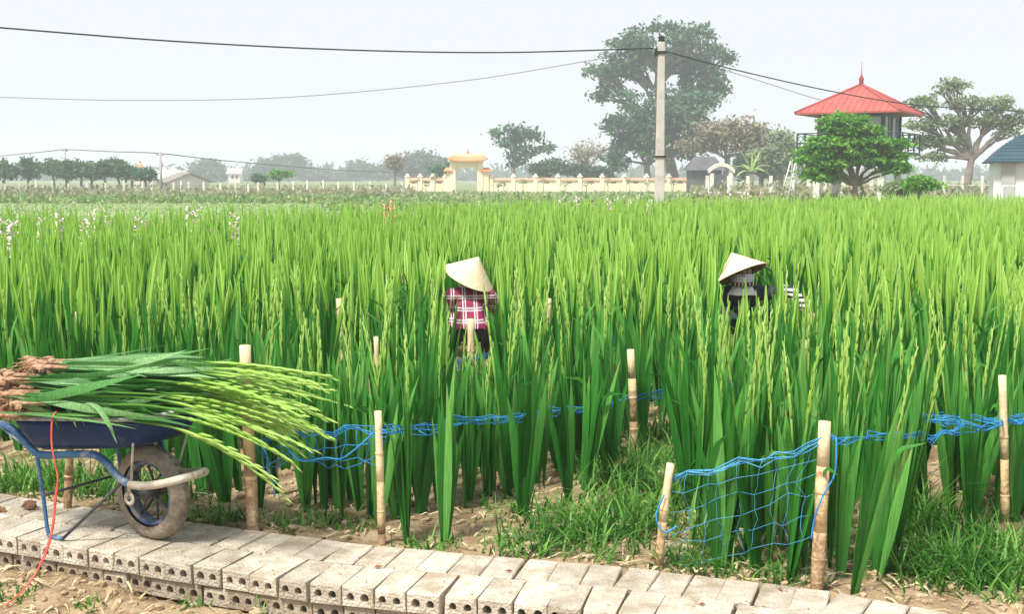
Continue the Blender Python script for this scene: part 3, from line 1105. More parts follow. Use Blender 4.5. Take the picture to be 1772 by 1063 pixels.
for u in (14, 22, 70, 104, 148, 156, 186, 238, 326, 340, 410):
    bloom(u + rr.uniform(-4, 4), rr.uniform(366, 394) if u < 200 else rr.uniform(360, 385), 'pale', 'pale pink gladiolus in bloom at the left edge of the field', 'pale blooms along the left field edge')
for u in (972, 985, 992, 1000, 1045, 1050, 1058, 1064, 1090, 1102, 1118, 1128):
    bloom(u + rr.uniform(-4, 4), rr.uniform(343, 350), 'pale', 'pale gladiolus in bloom at the far field edge left of the concrete pole', 'pale blooms near the concrete pole')
for u in (668, 674, 681):
    bloom(u, rr.uniform(358, 366), 'salmon', 'salmon red gladiolus in bloom near the far edge of the field', 'salmon blooms at the far field edge')
for u in (1262, 1272, 1284, 1296):
    bloom(u, rr.uniform(338, 342), 'pale', 'pale gladiolus in bloom at the far field edge below the banana plant', 'pale blooms below the banana plant')

# ================================================================== wheelbarrow on the brick path
PHI = R(-30)
WB = Vector((-1.44, 4.52, 0.0))
bar = empty('wheelbarrow', WB, PHI)
tag(bar, 'worn blue steel wheelbarrow loaded with cut flowers on the brick path', 'wheelbarrow')
RW = 0.192
# wheel (axis along local Y)
tyre = MB()
prof = []
for k in range(13):
    a = math.pi * (-.62 + 1.24 * k / 12)
    prof.append((RW - .042 + .042 * math.cos(a), .040 * math.sin(a)))
NS = 44
V, F = lathe(prof, NS, 'y', (0, 0, RW))
tyre.add(V, F)
# tread lugs
for k in range(34):
    a = 2 * math.pi * k / 34
    for sg in (-1, 1):
        a2 = a + (0.09 if sg > 0 else 0)
        c, s = math.cos(a2), math.sin(a2)
        rr0, rr1 = RW - .012, RW + .0035
        q = []
        for (yy, r_) in ((.004, rr1), (.031, rr0 - .006)):
            for da in (-.035, .035):
                cc, ss = math.cos(a2 + da), math.sin(a2 + da)
                q.append((cc * r_, sg * yy, RW + ss * r_))
                q.append((cc * (r_ - .012), sg * yy, RW + ss * (r_ - .012)))
        # q: in0 hi,lo ; in1 hi,lo ; out0 hi,lo ; out1 hi,lo
        tyre.add(q, [(0, 2, 6, 4), (0, 1, 3, 2), (4, 6, 7, 5), (0, 4, 5, 1), (2, 3, 7, 6)])
wheel = tyre.build('wheel', M['rubber'], bar, True)
rim = MB()
V, F = lathe([(RW - .060, -.026), (RW - .072, -.030), (RW - .078, -.020), (RW - .070, 0), (RW - .078, .020), (RW - .072, .030), (RW - .060, .026)], 40, 'y', (0, 0, RW))
rim.add(V, F)
rim.build('rim', M['rim_blue'], wheel, True)
hub = MB().add(*tube([(0, -.055, RW), (0, .055, RW)], .022, 12)).add(*tube([(0, -.125, RW), (0, .125, RW)], .008, 8))
hub.build('hub', M['steel_dark'], wheel, True)
sp_ = None
for k in range(8):
    a = 2 * math.pi * k / 8 + .2
    st = MB().add(*tube([(.018 * math.cos(a), .018 * (-1) ** k, RW + .018 * math.sin(a)), ((RW - .072) * math.cos(a), 0, RW + (RW - .072) * math.sin(a))], .0055, 6))
    st.build('spoke', M['steel_dark'], wheel, True)

# frame: a bent tube on either side joined by a bumper before the wheel
half = [(-1.22, .27, .52), (-.90, .25, .475), (-.66, .225, .445), (-.57, .215, .432), (-.50, .205, .385), (-.45, .20, .345), (-.39, .195, .335), (-.16, .17, .362), (-.10, .145, .335), (-.06, .13, .285), (-.01, .12, .255), (.06, .118, .252), (.15, .108, .268), (.215, .075, .286), (.25, .024, .296)]
near_side = [(x, -y, z) for x, y, z in half]
full = smooth_path(near_side, 4)
blue_part = [p for p in full if p.x < .03]
worn_part = [p for p in full if p.x >= .0]
for sg, nm in ((1, 'near'), (-1, 'far')):
    MB().add(*tube([(p.x, p.y * sg, p.z) for p in blue_part], .0155, 10)).build('frame_tube', M['frame_blue'], bar, True)
    MB().add(*tube([(p.x, p.y * sg, p.z) for p in worn_part], .0165, 10)).build('bumper_tube', M['frame_worn'], bar, True)
MB().add(*tube([(.249, -.026, .296), (.256, 0, .297), (.249, .026, .296)], .0162, 8)).build('bumper_bar', M['frame_worn'], bar, True)
for sg in (-1, 1):
    y = .20 * sg
    lg = MB().add(*tube(smooth_path([(-.435, y, .335), (-.405, y, .15), (-.375, y * 1.04, .012), (-.33, y * 1.05, .009), (-.285, y * 1.05, .012)], 3), .0078, 8))
    lg.build('leg', M['frame_blue'], bar, True)
    MB().add(*tube([(-.285, y * 1.05, .012), (-.02, y * .62, .265)], .0065, 8)).build('leg_brace', M['steel_dark'], bar, True)
    MB().add(*tube([(-.62, y * 1.1, .43), (-.42, y * .98, .325)], .006, 6)).build('handle_strut', M['frame_blue'], bar, True)
    MB().add(*tube([(.015, y * .60, .26), (.06, y * .72, .43)], .0055, 6)).build('tray_strut', M['frame_worn'], bar, True)
    br = MB().add(*lathe([(.028, 0), (.028, .004 * sg), (.012, .004 * sg), (.012, 0)], 14, 'y', (0, .118 * sg, RW)))
    br.add(*tube([(0, .118 * sg, RW + .02), (0, .118 * sg, .255)], .008, 6))
    br.build('axle_bracket', M['frame_worn'], bar, True)
MB().add(*tube([(-.40, -.20, .17), (-.40, .20, .17)], .006, 6)).build('cross_bar', M['steel_dark'], bar, True)

# tray: pressed steel pan, open on top
bot = [(-.42, .165, .355), (.15, .155, .430)]
rimz = [(-.53, .290, .492), (.44, .285, .560)]


def ring(xb, yb, zb, xf_, yf, zf, cr):
    """rounded rectangle in plan between rear and front"""
    pts = []
    for (cx, cy, a0) in ((xf_ - cr, yf - cr, 0), (xb + cr, yb - cr, 90), (xb + cr, -(yb - cr), 180), (xf_ - cr, -(yf - cr), 270)):
        for k in range(5):
            a = R(a0 + 90 * k / 4)
            x = cx + cr * math.cos(a)
            y = cy + cr * math.sin(a)
            t = (x - xb) / (xf_ - xb)
            lim = yb + (yf - yb) * t                     # sides taper towards the front
            y *= lim / (yf if a0 in (0, 270) else yb)
            pts.append((x, y, zb + (zf - zb) * t))
    return pts


r_bot = ring(-.44, .190, .350, .05, .140, .405, .05)
r_low = ring(-.475, .225, .372, .08, .160, .428, .06)
r_top = ring(-.53, .288, .492, .17, .185, .545, .09)
r_lip = ring(-.545, .303, .490, .187, .200, .543, .10)
r_in = ring(-.520, .278, .490, .16, .175, .543, .09)
r_inl = ring(-.46, .212, .382, .07, .150, .438, .06)
tray = MB()
n = len(r_bot)
V = r_bot + r_low + r_top + r_in + r_inl
F = [tuple(range(n - 1, -1, -1))]
for L_ in range(4):
    for i in range(n):
        j = (i + 1) % n
        F.append((L_ * n + i, L_ * n + j, (L_ + 1) * n + j, (L_ + 1) * n + i))
F.append(tuple(range(4 * n, 5 * n)))
tray.add(V, F)
to = tray.build('tray', M['barrow_blue'], bar, True)
rl = MB().add(*tube(r_lip + [r_lip[0]], .0095, 8, False))
rl.build('rolled_rim', M['barrow_rim'], to, True)

# ------------------------------------------------------------------ cut gladioli lying across the tray
rr = random.Random(21)
PSI = R(-8)
AX = Vector((math.cos(PSI), math.sin(PSI), 0))
SD = Vector((-AX.y, AX.x, 0))
CUTS = []
for layer, cnt_ in enumerate((14, 13, 11, 8, 5)):
    for i in range(cnt_):
        k = (i + .5) / cnt_ * 2 - 1
        width = (.235, .225, .20, .155, .09)[layer]
        CUTS.append((k * width + rr.uniform(-.012, .012),   .535 + layer * .030 + rr.uniform(-.014, .014), layer))
for ci, (sd_, z0, layer) in enumerate(CUTS):
    Ls = rr.uniform(1.16, 1.33)
    x0 = -2.0 + rr.uniform(-.05, .06) + (.05 if layer == 4 else 0) - sd_ * .12
    org = Vector((x0, 4.63, z0 - .0)) + SD * sd_
    org.z += .012 * (layer - 1)
    fan = rr.gauss(0, .11) + sd_ * .26
    tilt = rr.uniform(-.03, .02) + (.05 - .012 * layer)
    droop = rr.uniform(.24, .42) + .16 * max(0, -sd_ / .23) - .05 * layer
    s0 = rr.uniform(.50, .62)
    root = empty('cut_gladiolus', org)
    tag(root, 'freshly cut gladiolus with pale green buds lying in the wheelbarrow load', 'cut flower', 'cut gladioli piled on the wheelbarrow')

    def bendf(v, fan=fan, tilt=tilt, droop=droop, s0=s0):
        s = v[2]
        e = max(0.0, s - s0)
        # axis runs along AX, sags past the tray front
        p = AX * (s - .10 * e * e) + SD * (fan * s + v[0]) + Vector((0, 0, tilt * s - droop * e * e + v[1]))
        return p
    # stem with buds
    q = random.Random(9000 + ci)
    spb = spike(.05, Ls, Ls * .66, q.uniform(0, 6.28), q.uniform(-.03, .03), q, nb=13, r=.0042, stint=0.0)
    spb.v = [tuple(bendf((v[0] * 1.55, v[1] * 1.55, v[2]))) for v in spb.v]
    spb.build('flower_spike', M['glad_spike'], root, True)
    for j in range(6):
        a0 = q.gauss(0, .13)
        bend = q.uniform(-.5, .5)
        if layer < 2 and q.random() < .22:
            bend += q.choice((-1, 1)) * q.uniform(.5, 1.0)
        V, F = leaf_strip((0, 0, q.choice((.03, .08, .15, .25))), q.uniform(0, 3.14), a0, bend, q.uniform(.34, .70), q.uniform(.026, .044), q.uniform(-1.6, 1.6), 7, True, q)
        V = [tuple(bendf(v)) for v in V]
        V = [(x, y, z if z + org.z > .545 or x + org.x > -1.25 else z * .15 + (.545 - org.z) * .85) for x, y, z in V]
        tn = min(1, max(0, q.gauss(.55, .25)))
        MB().add(V, F, 0, tn).build('leaf', M['cut_leaf'], root, True)
    # corm and torn roots at the cut end
    cb = MB()
    clod(cb, tuple(bendf((0, 0, .03))), .027, q)
    clod(cb, tuple(bendf((.018, .012, .0))), .020, q)
    clod(cb, tuple(bendf((-.018, -.010, .05))), .018, q)
    for j in range(11):
        a = q.uniform(0, 6.28)
        e = Vector(bendf((0, 0, .0)))
        tip = e + AX * q.uniform(-.07, .02) + SD * (math.cos(a) * .04) + Vector((0, 0, math.sin(a) * .035 - .01))
        cb.add(*tube([e, (e + tip) / 2 + Vector((0, 0, .006)), tip], [.0035, .0025, .0010], 4))
    cb.add(*tube([bendf((0, 0, .03)), bendf((0, 0, .16))], [.012, .008], 6))
    cb.build('root_end', M['corm'], root)

# a few loose leaves folded down over the rim
for (dx, rs, L, nm) in ((-.30, .30, .20, 'leftmost'), (-.16, .31, .17, 'middle'), (.02, .31, .22, 'right')):
    Mw = Matrix.Translation(WB) @ Matrix.Rotation(PHI, 4, 'Z')
    p = Mw @ Vector((dx - .10, -rs + .06, .585))
    lf = MB()
    V = []
    d = (AX * .8 + Vector((0, -.55, 0))).normalized()
    sdv = Vector((-d.y, d.x, 0))
    for i in range(7):
        t = i / 6
        c = d * (t * L) + Vector((0, 0, .03 * math.sin(t * 2.4) - .20 * t * t * L * 3.2))
        wd = .017 * (1 - t ** 2.5) + .001
        V += [c - sdv * wd, c + Vector((0, 0, .004)), c + sdv * wd]
    lf.add(V, [(3 * i + k, 3 * i + k + 1, 3 * i + 4 + k, 3 * i + 3 + k) for i in range(6) for k in range(2)], 0, .75)
    o = lf.build('loose_leaf', M['cut_leaf'], smooth=True, loc=p)
    tag(o, nm + ' of three broad leaf ends hanging over the wheelbarrow rim', 'leaf', 'leaf ends over the wheelbarrow rim')

# red twine hanging from the load to the ground
pts = [(-1.742, 4.345, .555), (-1.748, 4.318, .53), (-1.752, 4.312, .44), (-1.742, 4.31, .36), (-1.735, 4.312, .30), (-1.745, 4.305, .22), (-1.755, 4.295, .12), (-1.778, 4.285, .03), (-1.80, 4.26, -.03), (-1.82, 4.22, -.075), (-1.85, 4.15, -.11), (-1.86, 4.09, -.118)]
tw = MB().add(*tube(smooth_path(pts, 4), [.004] * 18 + [.0062] * 14 + [.004] * 13, 6, True, .45))
tag(tw.build('red_twine', M['red_string'], smooth=True), 'frayed red plastic twine hanging from the wheelbarrow down to the soil', 'twine')

# clod and crumbs lying on the bricks
for (u, v, s, lab) in ((52, 882, .030, 'brown lump of earth lying on the bricks behind the wheelbarrow'), (3, 886, .022, 'small brown earth lump on the bricks at the left picture edge')):
    p = on_z(u, v, 0)
    b = MB(); q = random.Random(u)
    for k in range(4):
        clod(b, (q.uniform(-.4, .4) * s, q.uniform(-.4, .4) * s, s * .55 + q.uniform(-.2, .2) * s), s * q.uniform(.6, .9), q)
    tag(b.build('earth_lump', surf('lump', (.16, .085, .045), (.28, .16, .09), .95, 30, .5), loc=(p.x, p.y, 0)), lab, 'earth lump')
q = random.Random(3)
dl = surf('dead_leaf', (.30, .12, .05), (.44, .22, .10), .8, 20)
for (u, v, nm) in ((880, 992, 'reddish brown dry leaf scrap lying by the joint of the brick path'), (1214, 1050, 'dry leaf scrap on the brick path in front of the leaning stake'), (655, 985, 'dry leaf scrap on the bricks in front of the slim near stake'), (1350, 1024, 'dry leaf scrap on the bricks left of the thick mottled stake')):
    p = on_z(u, v, 0)
    b = MB()
    L = q.uniform(.014, .024)
    V = [(-L, 0, .004), (-.3 * L, -.4 * L, .010), (L, 0, .006), (-.2 * L, .45 * L, .012), (0, 0, .002)]
    b.add(V, [(0, 1, 4), (1, 2, 4), (2, 3, 4), (3, 0, 4)])
    tag(b.build('dry_leaf', dl, loc=(p.x, p.y, .002), rz=q.uniform(0, 6)), nm, 'dry leaf')
cr = MB()
for i in range(420):
    x = q.uniform(-2.4, 1.9)
    y = q.uniform(front_y(x) + .03, back_y(x) - .03)
    s = q.uniform(.0015, .0042)
    clod(cr, (x, y, s * .4), s, q)
tag(cr.build('crumbs', M['clod']), 'tiny earth crumbs strewn over the top of the bricks', 'crumbs', kind='stuff')

# ================================================================== bamboo stakes
def stake(bu, bv, tu, tv, wpx, label, Y=None, dark=0.35, split=False):
    """foot at pixel (bu,bv) on the soil, or at distance Y when the foot is hidden; top at pixel (tu,tv)"""
    base = on_z(bu, bv, -.02) if Y is None else Vector((at(bu, 400, Y).x, Y, -.02))
    top = at(tu, tv, base.y)
    d = top - base
    r = wpx / (FPX / base.y) / 2
    q = random.Random(int(tu * 7 + tv))
    root = empty('bamboo_stake', base)
    tag(root, label, 'stake')
    n = 9
    pts, rad = [], []
    jx, jy = q.uniform(-.006, .006), q.uniform(-.006, .006)
    for i in range(n + 1):
        t = i / n
        pts.append(Vector((d.x * t + jx * math.sin(3 * t), d.y * t + jy * math.sin(3 * t), -.10 + (d.z + .10) * t)))
        rad.append(r * (1.04 - .08 * t) * (1.10 if i in (3, 6) else 1.0))
    k = max(2, int(n * dark))
    kk = min(n - 2, k + 2)
    b1 = MB().add(*tube(pts[:k + 1], rad[:k + 1], 9))
    b1.build('foot', M['bamboo_dark'], root, True)
    b2 = MB().add(*tube(pts[k:kk + 2], [x * .99 for x in rad[k:kk + 2]], 9))
    b2.build('culm', M['bamboo'], root, True)
    for t_ in (.34 + q.uniform(-.05, .05), .68 + q.uniform(-.06, .06)):
        i_ = int(t_ * n); c_ = pts[i_].lerp(pts[i_ + 1], t_ * n - i_)
        ax_ = (pts[i_ + 1] - pts[i_]).normalized() * r
        MB().add(*tube([c_ - ax_ * .45, c_ - ax_ * .1, c_ + ax_ * .1, c_ + ax_ * .45], [r * .98, r * 1.17, r * 1.17, r * .98], 9, False)).build('node', M['bamboo'], root, True)
    b3 = MB().add(*tube(pts[kk + 1:], [x * .985 for x in rad[kk + 1:]], 9))
    b3.build('cut_top', M['bamboo_pale'], root, True)
    return base, top


S = {}
S[1] = stake(440, 922, 424, 598, 21, 'tall thick bamboo stake with dark foot behind the drooping flower tips', dark=.55)
S[2] = stake(661, 942, 654, 712, 14, 'slim pale bamboo stake at the bricks right of the wheelbarrow', dark=.25)
S[3] = stake(1137, 984, 1161, 803, 15, 'short bamboo stake leaning right beside the brick path', dark=.2)
S[4] = stake(1412, 1024, 1427, 730, 23, 'thick mottled bamboo stake at the bricks holding the net corner', dark=.5)
S[5] = stake(1098, 795, 1091, 605, 14, 'bamboo stake in the furrow at the middle with the net tied on', dark=.5)
S[6] = stake(1741, 932, 1734, 650, 14, 'slender jointed bamboo stake near the right picture edge', dark=.2)
S[7] = stake(113, 888, 120, 640, 14, 'bamboo stake standing behind the wheelbarrow legs', dark=.4)
S[8] = stake(588, 0, 587, 517, 12, 'pale bamboo stake among the plants above the slim near stake', Y=7.6, dark=.2)
S[9] = stake(948, 0, 947, 517, 15, 'short pale bamboo stake rising between the two workers', Y=7.9, dark=.2)
S[10] = stake(817, 0, 815, 552, 13, 'bamboo stake just in front of the worker in the plaid shirt', Y=7.1, dark=.2)
S[11] = stake(130, 0, 128, 540, 8, 'thin bamboo stake among the plants above the wheelbarrow load', Y=7.2, dark=.2)
S[12] = stake(652, 0, 651, 583, 10, 'thin bamboo stake half hidden by leaves above the slim near stake', Y=6.1, dark=.2)
S[13] = stake(1397, 0, 1396, 588, 8, 'thin bamboo stake half hidden by leaves above the thick mottled stake', Y=6.4, dark=.2)
S[14] = stake(937, 0, 937, 455, 9, 'distant bamboo stake behind the short pale one between the workers', Y=11.5, dark=.2)
S[15] = stake(256, 0, 255, 562, 7, 'thin bamboo stake showing above the middle of the wheelbarrow load', Y=6.8, dark=.2)

# ================================================================== blue support nets
def net(label, edge, width, side, sag=.03, cell=.085, rad=.0019, drop=None, seed=1, rope=.0032, mat='net'):
    """net hung along a polyline; the strip of meshes spreads by 'width' along vector 'side' and sags"""
    q = random.Random(seed)
    pts = smooth_path(edge, 6)
    # resample
    cum = [0]
    for a, b in zip(pts[:-1], pts[1:]):
        cum.append(cum[-1] + (b - a).length)
    n = max(3, int(cum[-1] / cell))

    def S_(t):
        d = t * cum[-1]
        for i in range(len(cum) - 1):
            if d <= cum[i + 1] + 1e-6:
                f = (d - cum[i]) / max(1e-6, cum[i + 1] - cum[i])
                return pts[i].lerp(pts[i + 1], f)
        return pts[-1]
    root = empty('support_net', S_(0))
    o = S_(0)
    tag(root, label, 'net')
    m = max(1, int(round(width / cell)))
    side = Vector(side)
    G = []
    for j in range(m + 1):
        row = []
        for i in range(n + 1):
            p = S_(i / n) - o
            wv = side * (width * j / m)
            row.append(p + wv + Vector((q.gauss(0, .013), q.gauss(0, .016), q.gauss(0, .011) - sag * math.sin(math.pi * j / max(1, m)) - (.012 * j))))
        G.append(row)
    b = MB()
    for p in range(4):
        b.add(*tube([x + Vector((q.gauss(0, .004), q.gauss(0, .006), q.gauss(0, .007) - .006 * p)) for x in G[0]], rope * q.uniform(.45, .75), 4), 0)
    b.build('edge_rope', M[mat], root, True)
    b = MB()
    for j in range(1, m + 1):
        b.add(*tube(G[j], rad, 4))
    for i in range(n + 1):
        pl = []
        for j in range(m + 1):
            pl.append(G[j][i])
            if j < m:
                pl.append((G[j][i] + G[j + 1][i]) / 2 + Vector((q.gauss(0, .006), q.gauss(0, .006), q.gauss(0, .006))))
        b.add(*tube(pl, rad, 4))
    b.build('mesh', M[mat], root, True)
    return root


def on_stake(k, z):
    b, t = S[k]
    return b.lerp(t, (z - b.z) / (t.z - b.z))


e5 = on_stake(5, .315)
e2 = on_stake(2, .455)
drn = (e5 - e2).normalized()
net('blue net strip running from the slim near stake to the furrow stake and beyond', [e2, e2.lerp(e5, .5) + Vector((0, 0, -.02)), e5, e5 + drn * 1.0 + Vector((0, 0, .01)), e5 + drn * 2.4 + Vector((0, 0, .03))], .13, (-.35, .85, -.12), seed=1)
e4, e6, e3 = on_stake(4, .545), on_stake(6, .475), on_stake(3, .33)
net('blue net strip running right from the thick mottled stake to the picture edge', [e4, e4.lerp(e6, .5) + Vector((0, 0, -.015)), e6, e6 + (e6 - e4).normalized() * .9], .05, (-.2, .8, -.6), seed=2, cell=.06)
net('blue net sheet spread behind the slender jointed stake at the right edge', [e6 + Vector((-.28, .08, .0)), e6 + Vector((.0, .05, .0)), e6 + Vector((.5, .2, .0))], .38, (.05, 1, .06), seed=3, cell=.055, rad=.0015)
net('ragged blue net hanging between the short leaning stake and the thick mottled stake', [e3 + Vector((0, .0, .0)), e3.lerp(e4, .5) + Vector((0, .05, -.02)), e4], .30, (0, .10, -1), sag=.0, seed=4, cell=.062, rad=.0009, rope=.0030, mat='net_pale')
# dangling cords on the corner stake
for k, (lab, pp) in enumerate((('blue cord wound down the side of the thick mottled stake', [e4 + Vector((.035, -.03, 0)), e4 + Vector((.03, -.045, -.12)), e4 + Vector((-.01, -.05, -.20)), e4 + Vector((-.035, -.045, -.28)), e4 + Vector((-.045, -.04, -.36))]),
                              ('short blue cord tied round the leaning stake', [e3 + Vector((-.02, -.02, -.06)), e3 + Vector((-.05, -.03, -.14)), e3 + Vector((-.02, -.03, -.20)), e3 + Vector((.03, -.02, -.18))]))):
    tag(MB().add(*tube(smooth_path(pp, 5), .0032, 5)).build('blue_cord', M['net'], smooth=True), lab, 'cord')
# tangle between the load and the slim stake
e1 = on_stake(1, .30)
net('tangled blue net drooping under the flower tips left of the slim near stake', [e1 + Vector((.03, 0, .08)), e1 + Vector((.16, .02, .12)), e1.lerp(e2, .55) + Vector((0, .05, .03)), e2], .16, (-.1, .45, -.75), seed=5, cell=.05, rad=.0018)
q = random.Random(14)
for k, (a, b_, lab) in enumerate(((e1 + Vector((.04, 0, .06)), e1 + Vector((.10, -.02, -.16)), 'loose blue cord hanging down beside the tall thick stake'), (e1 + Vector((.12, -.01, .10)), e2 + Vector((-.02, 0, -.02)), 'slack blue cord looping below the flower tips to the slim stake'))):
    mid = (a + b_) / 2 + Vector((0, 0, -.10 if k else 0))
    pp = [a, a.lerp(mid, .5) + Vector((q.gauss(0, .012), 0, -.06 * k)), mid, mid.lerp(b_, .5) + Vector((q.gauss(0, .012), 0, -.05 * k)), b_]
    tag(MB().add(*tube(smooth_path(pp, 5), .0034, 5)).build('blue_cord', M['net'], smooth=True), lab, 'cord')
# nets deeper in the field, showing between the plants
for k, (pa, pb, Y1, Y2, lab) in enumerate((((470, 668), (592, 648), 6.4, 6.9, 'short blue net piece between plants right of the tall thick stake'),
                                          ((735, 632), (845, 612), 7.0, 7.3, 'short blue net piece low in front of the worker in the plaid shirt'),
                                          ((1010, 590), (1090, 573), 7.4, 7.6, 'short blue net piece between plants above the furrow stake'),
                                          ((362, 614), (440, 606), 7.0, 7.0, 'short blue net piece behind the top of the tall thick stake'),
                                          ((1410, 622), (1560, 588), 7.0, 7.4, 'blue net line among the plants above the thick mottled stake'),
                                          ((1690, 568), (1775, 548), 7.4, 7.6, 'blue net line among the plants at the right picture edge'))):
    a, b_ = at(*pa, Y1), at(*pb, Y2)
    net(lab, [a, (a + b_) / 2 + Vector((0, 0, -.01)), b_], .12, (-.2, .9, -.1), seed=20 + k, cell=.07)

# ================================================================== the two workers
def skin_body(name, J, E, root_joint, loc, rz, mats, pick, sub=2):
    """continuous body grown over a joint skeleton; J: name -> (x,y,z,r[,r2]); pick(face centre) -> material index"""
    bm = bmesh.new()
    ly = bm.verts.layers.skin.verify()
    vs = {}
    for k, j in J.items():
        v = bm.verts.new(j[:3])
        v[ly].radius = (j[3], j[4] if len(j) > 4 else j[3])
        v[ly].use_root = (k == root_joint)
        vs[k] = v
    for a, b_ in E:
        bm.edges.new((vs[a], vs[b_]))
    me = bpy.data.meshes.new(name + '_cage')
    bm.to_mesh(me); bm.free()
    tmp = bpy.data.objects.new(name + '_cage', me)
    COL.objects.link(tmp)
    sk = tmp.modifiers.new('skin', 'SKIN'); sk.use_smooth_shade = True; sk.branch_smoothing = 0.6
    ss = tmp.modifiers.new('sub', 'SUBSURF'); ss.levels = sub; ss.render_levels = sub
    dg = bpy.context.evaluated_depsgraph_get()
    dg.update()
    body = bpy.data.meshes.new_from_object(tmp.evaluated_get(dg))
    bpy.data.objects.remove(tmp)
    body.name = name
    body.materials.clear()
    for m in mats:
        body.materials.append(m)
    for p in body.polygons:
        p.material_index = pick(p.center)
        p.use_smooth = True
    return body


def cloth_from(body, name, mat, keep, parent, off=.010):
    bm = bmesh.new(); bm.from_mesh(body)
    kill = [f for f in bm.faces if not keep(f.calc_center_median())]
    bmesh.ops.delete(bm, geom=kill, context='FACES')
    seen, best = set(), []
    bm.verts.ensure_lookup_table()
    for v0 in bm.verts:
        if v0 in seen:
            continue
        isl, st = [], [v0]
        seen.add(v0)
        while st:
            v = st.pop(); isl.append(v)
            for e in v.link_edges:
                o_ = e.other_vert(v)
                if o_ not in seen:
                    seen.add(o_); st.append(o_)
        if len(isl) > len(best):
            best = isl
    bset = set(best)
    bmesh.ops.delete(bm, geom=[v for v in bm.verts if v not in bset], context='VERTS')
    bm.normal_update()
    for v in bm.verts:
        v.co += v.normal * off * (1 + .5 * mnoise.noise(v.co * 14))
    for f in bm.faces:
        f.material_index = 0
    me = bpy.data.meshes.new(name)
    bm.to_mesh(me); bm.free()
    me.materials.clear(); me.materials.append(mat)
    o = link(name, me, parent)
    return o


def finger_joints(J, E, side, wrist, dirv, spread):
    """five unequal fingers, thumb leaving the side of the palm"""
    d = Vector(dirv).normalized(); sp = Vector(spread).normalized(); dn = Vector((0, 0, -1))
    w = Vector(wrist)
    palm = w + d * .055
    J[side + 'palm'] = (*palm, .022, .014)
    E.append((side + 'wrist', side + 'palm'))
    for i, (o, L) in enumerate(((-.024, .062), (-.008, .072), (.009, .068), (.024, .052))):
        a = palm + sp * o + d * .028
        b_ = a + d * L * .5 + dn * .012
        c = b_ + d * L * .35 + dn * .030
        for nm, p, r in (('a', a, .0088), ('b', b_, .0080), ('c', c, .0068)):
            J[f'{side}f{i}{nm}'] = (*p, r)
        E += [(side + 'palm', f'{side}f{i}a'), (f'{side}f{i}a', f'{side}f{i}b'), (f'{side}f{i}b', f'{side}f{i}c')]
    t1 = w + d * .035 - sp * .030 + dn * .006
    t2 = t1 + d * .035 - sp * .010 + dn * .014
    J[side + 't1'] = (*t1, .0100); J[side + 't2'] = (*t2, .0080)
    E += [(side + 'palm', side + 't1'), (side + 't1', side + 't2')]


def squat_skeleton(arms):
    # facing +Y, squatting on the heels, trunk bent a little forward
    J = {'pelvis': (0, -.10, .20, .135, .115), 'waist': (0, -.06, .32, .125, .100), 'chest': (0, .02, .44, .140, .105), 'collar': (0, .07, .525, .085, .07),
         'neck': (0, .10, .575, .046), 'head0': (0, .125, .635, .078, .085), 'head1': (0, .14, .70, .082, .092), 'head2': (0, .135, .745, .055, .06)}
    E = [('pelvis', 'waist'), ('waist', 'chest'), ('chest', 'collar'), ('collar', 'neck'), ('neck', 'head0'), ('head0', 'head1'), ('head1', 'head2')]
    for s, sg in (('l', -1), ('r', 1)):
        J[s + 'hip'] = (sg * .10, -.09, .19, .085)
        J[s + 'knee'] = (sg * .17, .24, .40, .062)
        J[s + 'calf'] = (sg * .15, .12, .22, .060)
        J[s + 'ankle'] = (sg * .13, .02, .075, .040)
        J[s + 'toe'] = (sg * .15, .17, .035, .036, .024)
        E += [('pelvis', s + 'hip'), (s + 'hip', s + 'knee'), (s + 'knee', s + 'calf'), (s + 'calf', s + 'ankle'), (s + 'ankle', s + 'toe')]
        sh, el, wr, fw = arms[s]
        J[s + 'sh'] = (*sh, .056)
        J[s + 'el'] = (*el, .041)
        J[s + 'wrist'] = (*wr, .027, .023)
        E += [('collar', s + 'sh'), (s + 'sh', s + 'el'), (s + 'el', s + 'wrist')]
        finger_joints(J, E, s, wr, fw, (sg * 1.0, .1, 0))
    return J, E


def cone_hat(parent, centre, axis, dia, h):
    """conical palm-leaf hat with a darker lining and bamboo hoops"""
    n = 36
    ax = Vector(axis).normalized()
    Mq = Matrix.Translation(Vector(centre)) @ ax.to_track_quat('Z', 'Y').to_matrix().to_4x4()
    b = MB()
    prof = []
    for k in range(15):
        t = k / 14
        prof.append((dia / 2 * (1 - t) + .001, h * t + (.0022 if k % 2 else 0)))
    V, F = lathe(prof, n)
    b.add(xf(V, Mq), F, 0)
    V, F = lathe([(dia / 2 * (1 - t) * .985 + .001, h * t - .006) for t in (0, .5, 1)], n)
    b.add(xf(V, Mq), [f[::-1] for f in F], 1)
    V, F = lathe([(dia / 2 * .985, -.006), (dia / 2 + .002, -.005), (dia / 2 + .002, .003), (dia / 2 - .004, .004)], n)
    b.add(xf(V, Mq), F, 0)
    return b.build('conical_hat', [M['hat'], M['hat_in']], parent, True)


# --- worker seen from behind, plaid shirt
p1 = empty('person', (at(812, 470, WY1).x, WY1, -.02), R(6))
tag(p1, 'person crouching with back turned in red and white plaid shirt and conical straw hat', 'person')
arms = {'l': ((-.165, .055, .50), (-.235, .10, .335), (-.20, .30, .30), (.2, .9, -.1)), 'r': ((.165, .055, .50), (.235, .14, .40), (.17, .36, .40), (-.2, .9, .0))}
J, E = squat_skeleton(arms)


def pick1(c):
    if c.z > .555 and abs(c.x) < .12:
        return 0
    if c.y > .27 and c.z < .55 and (c.z < .45) and abs(c.x) > .13 and c.y > .3:
        return 0
    return 1


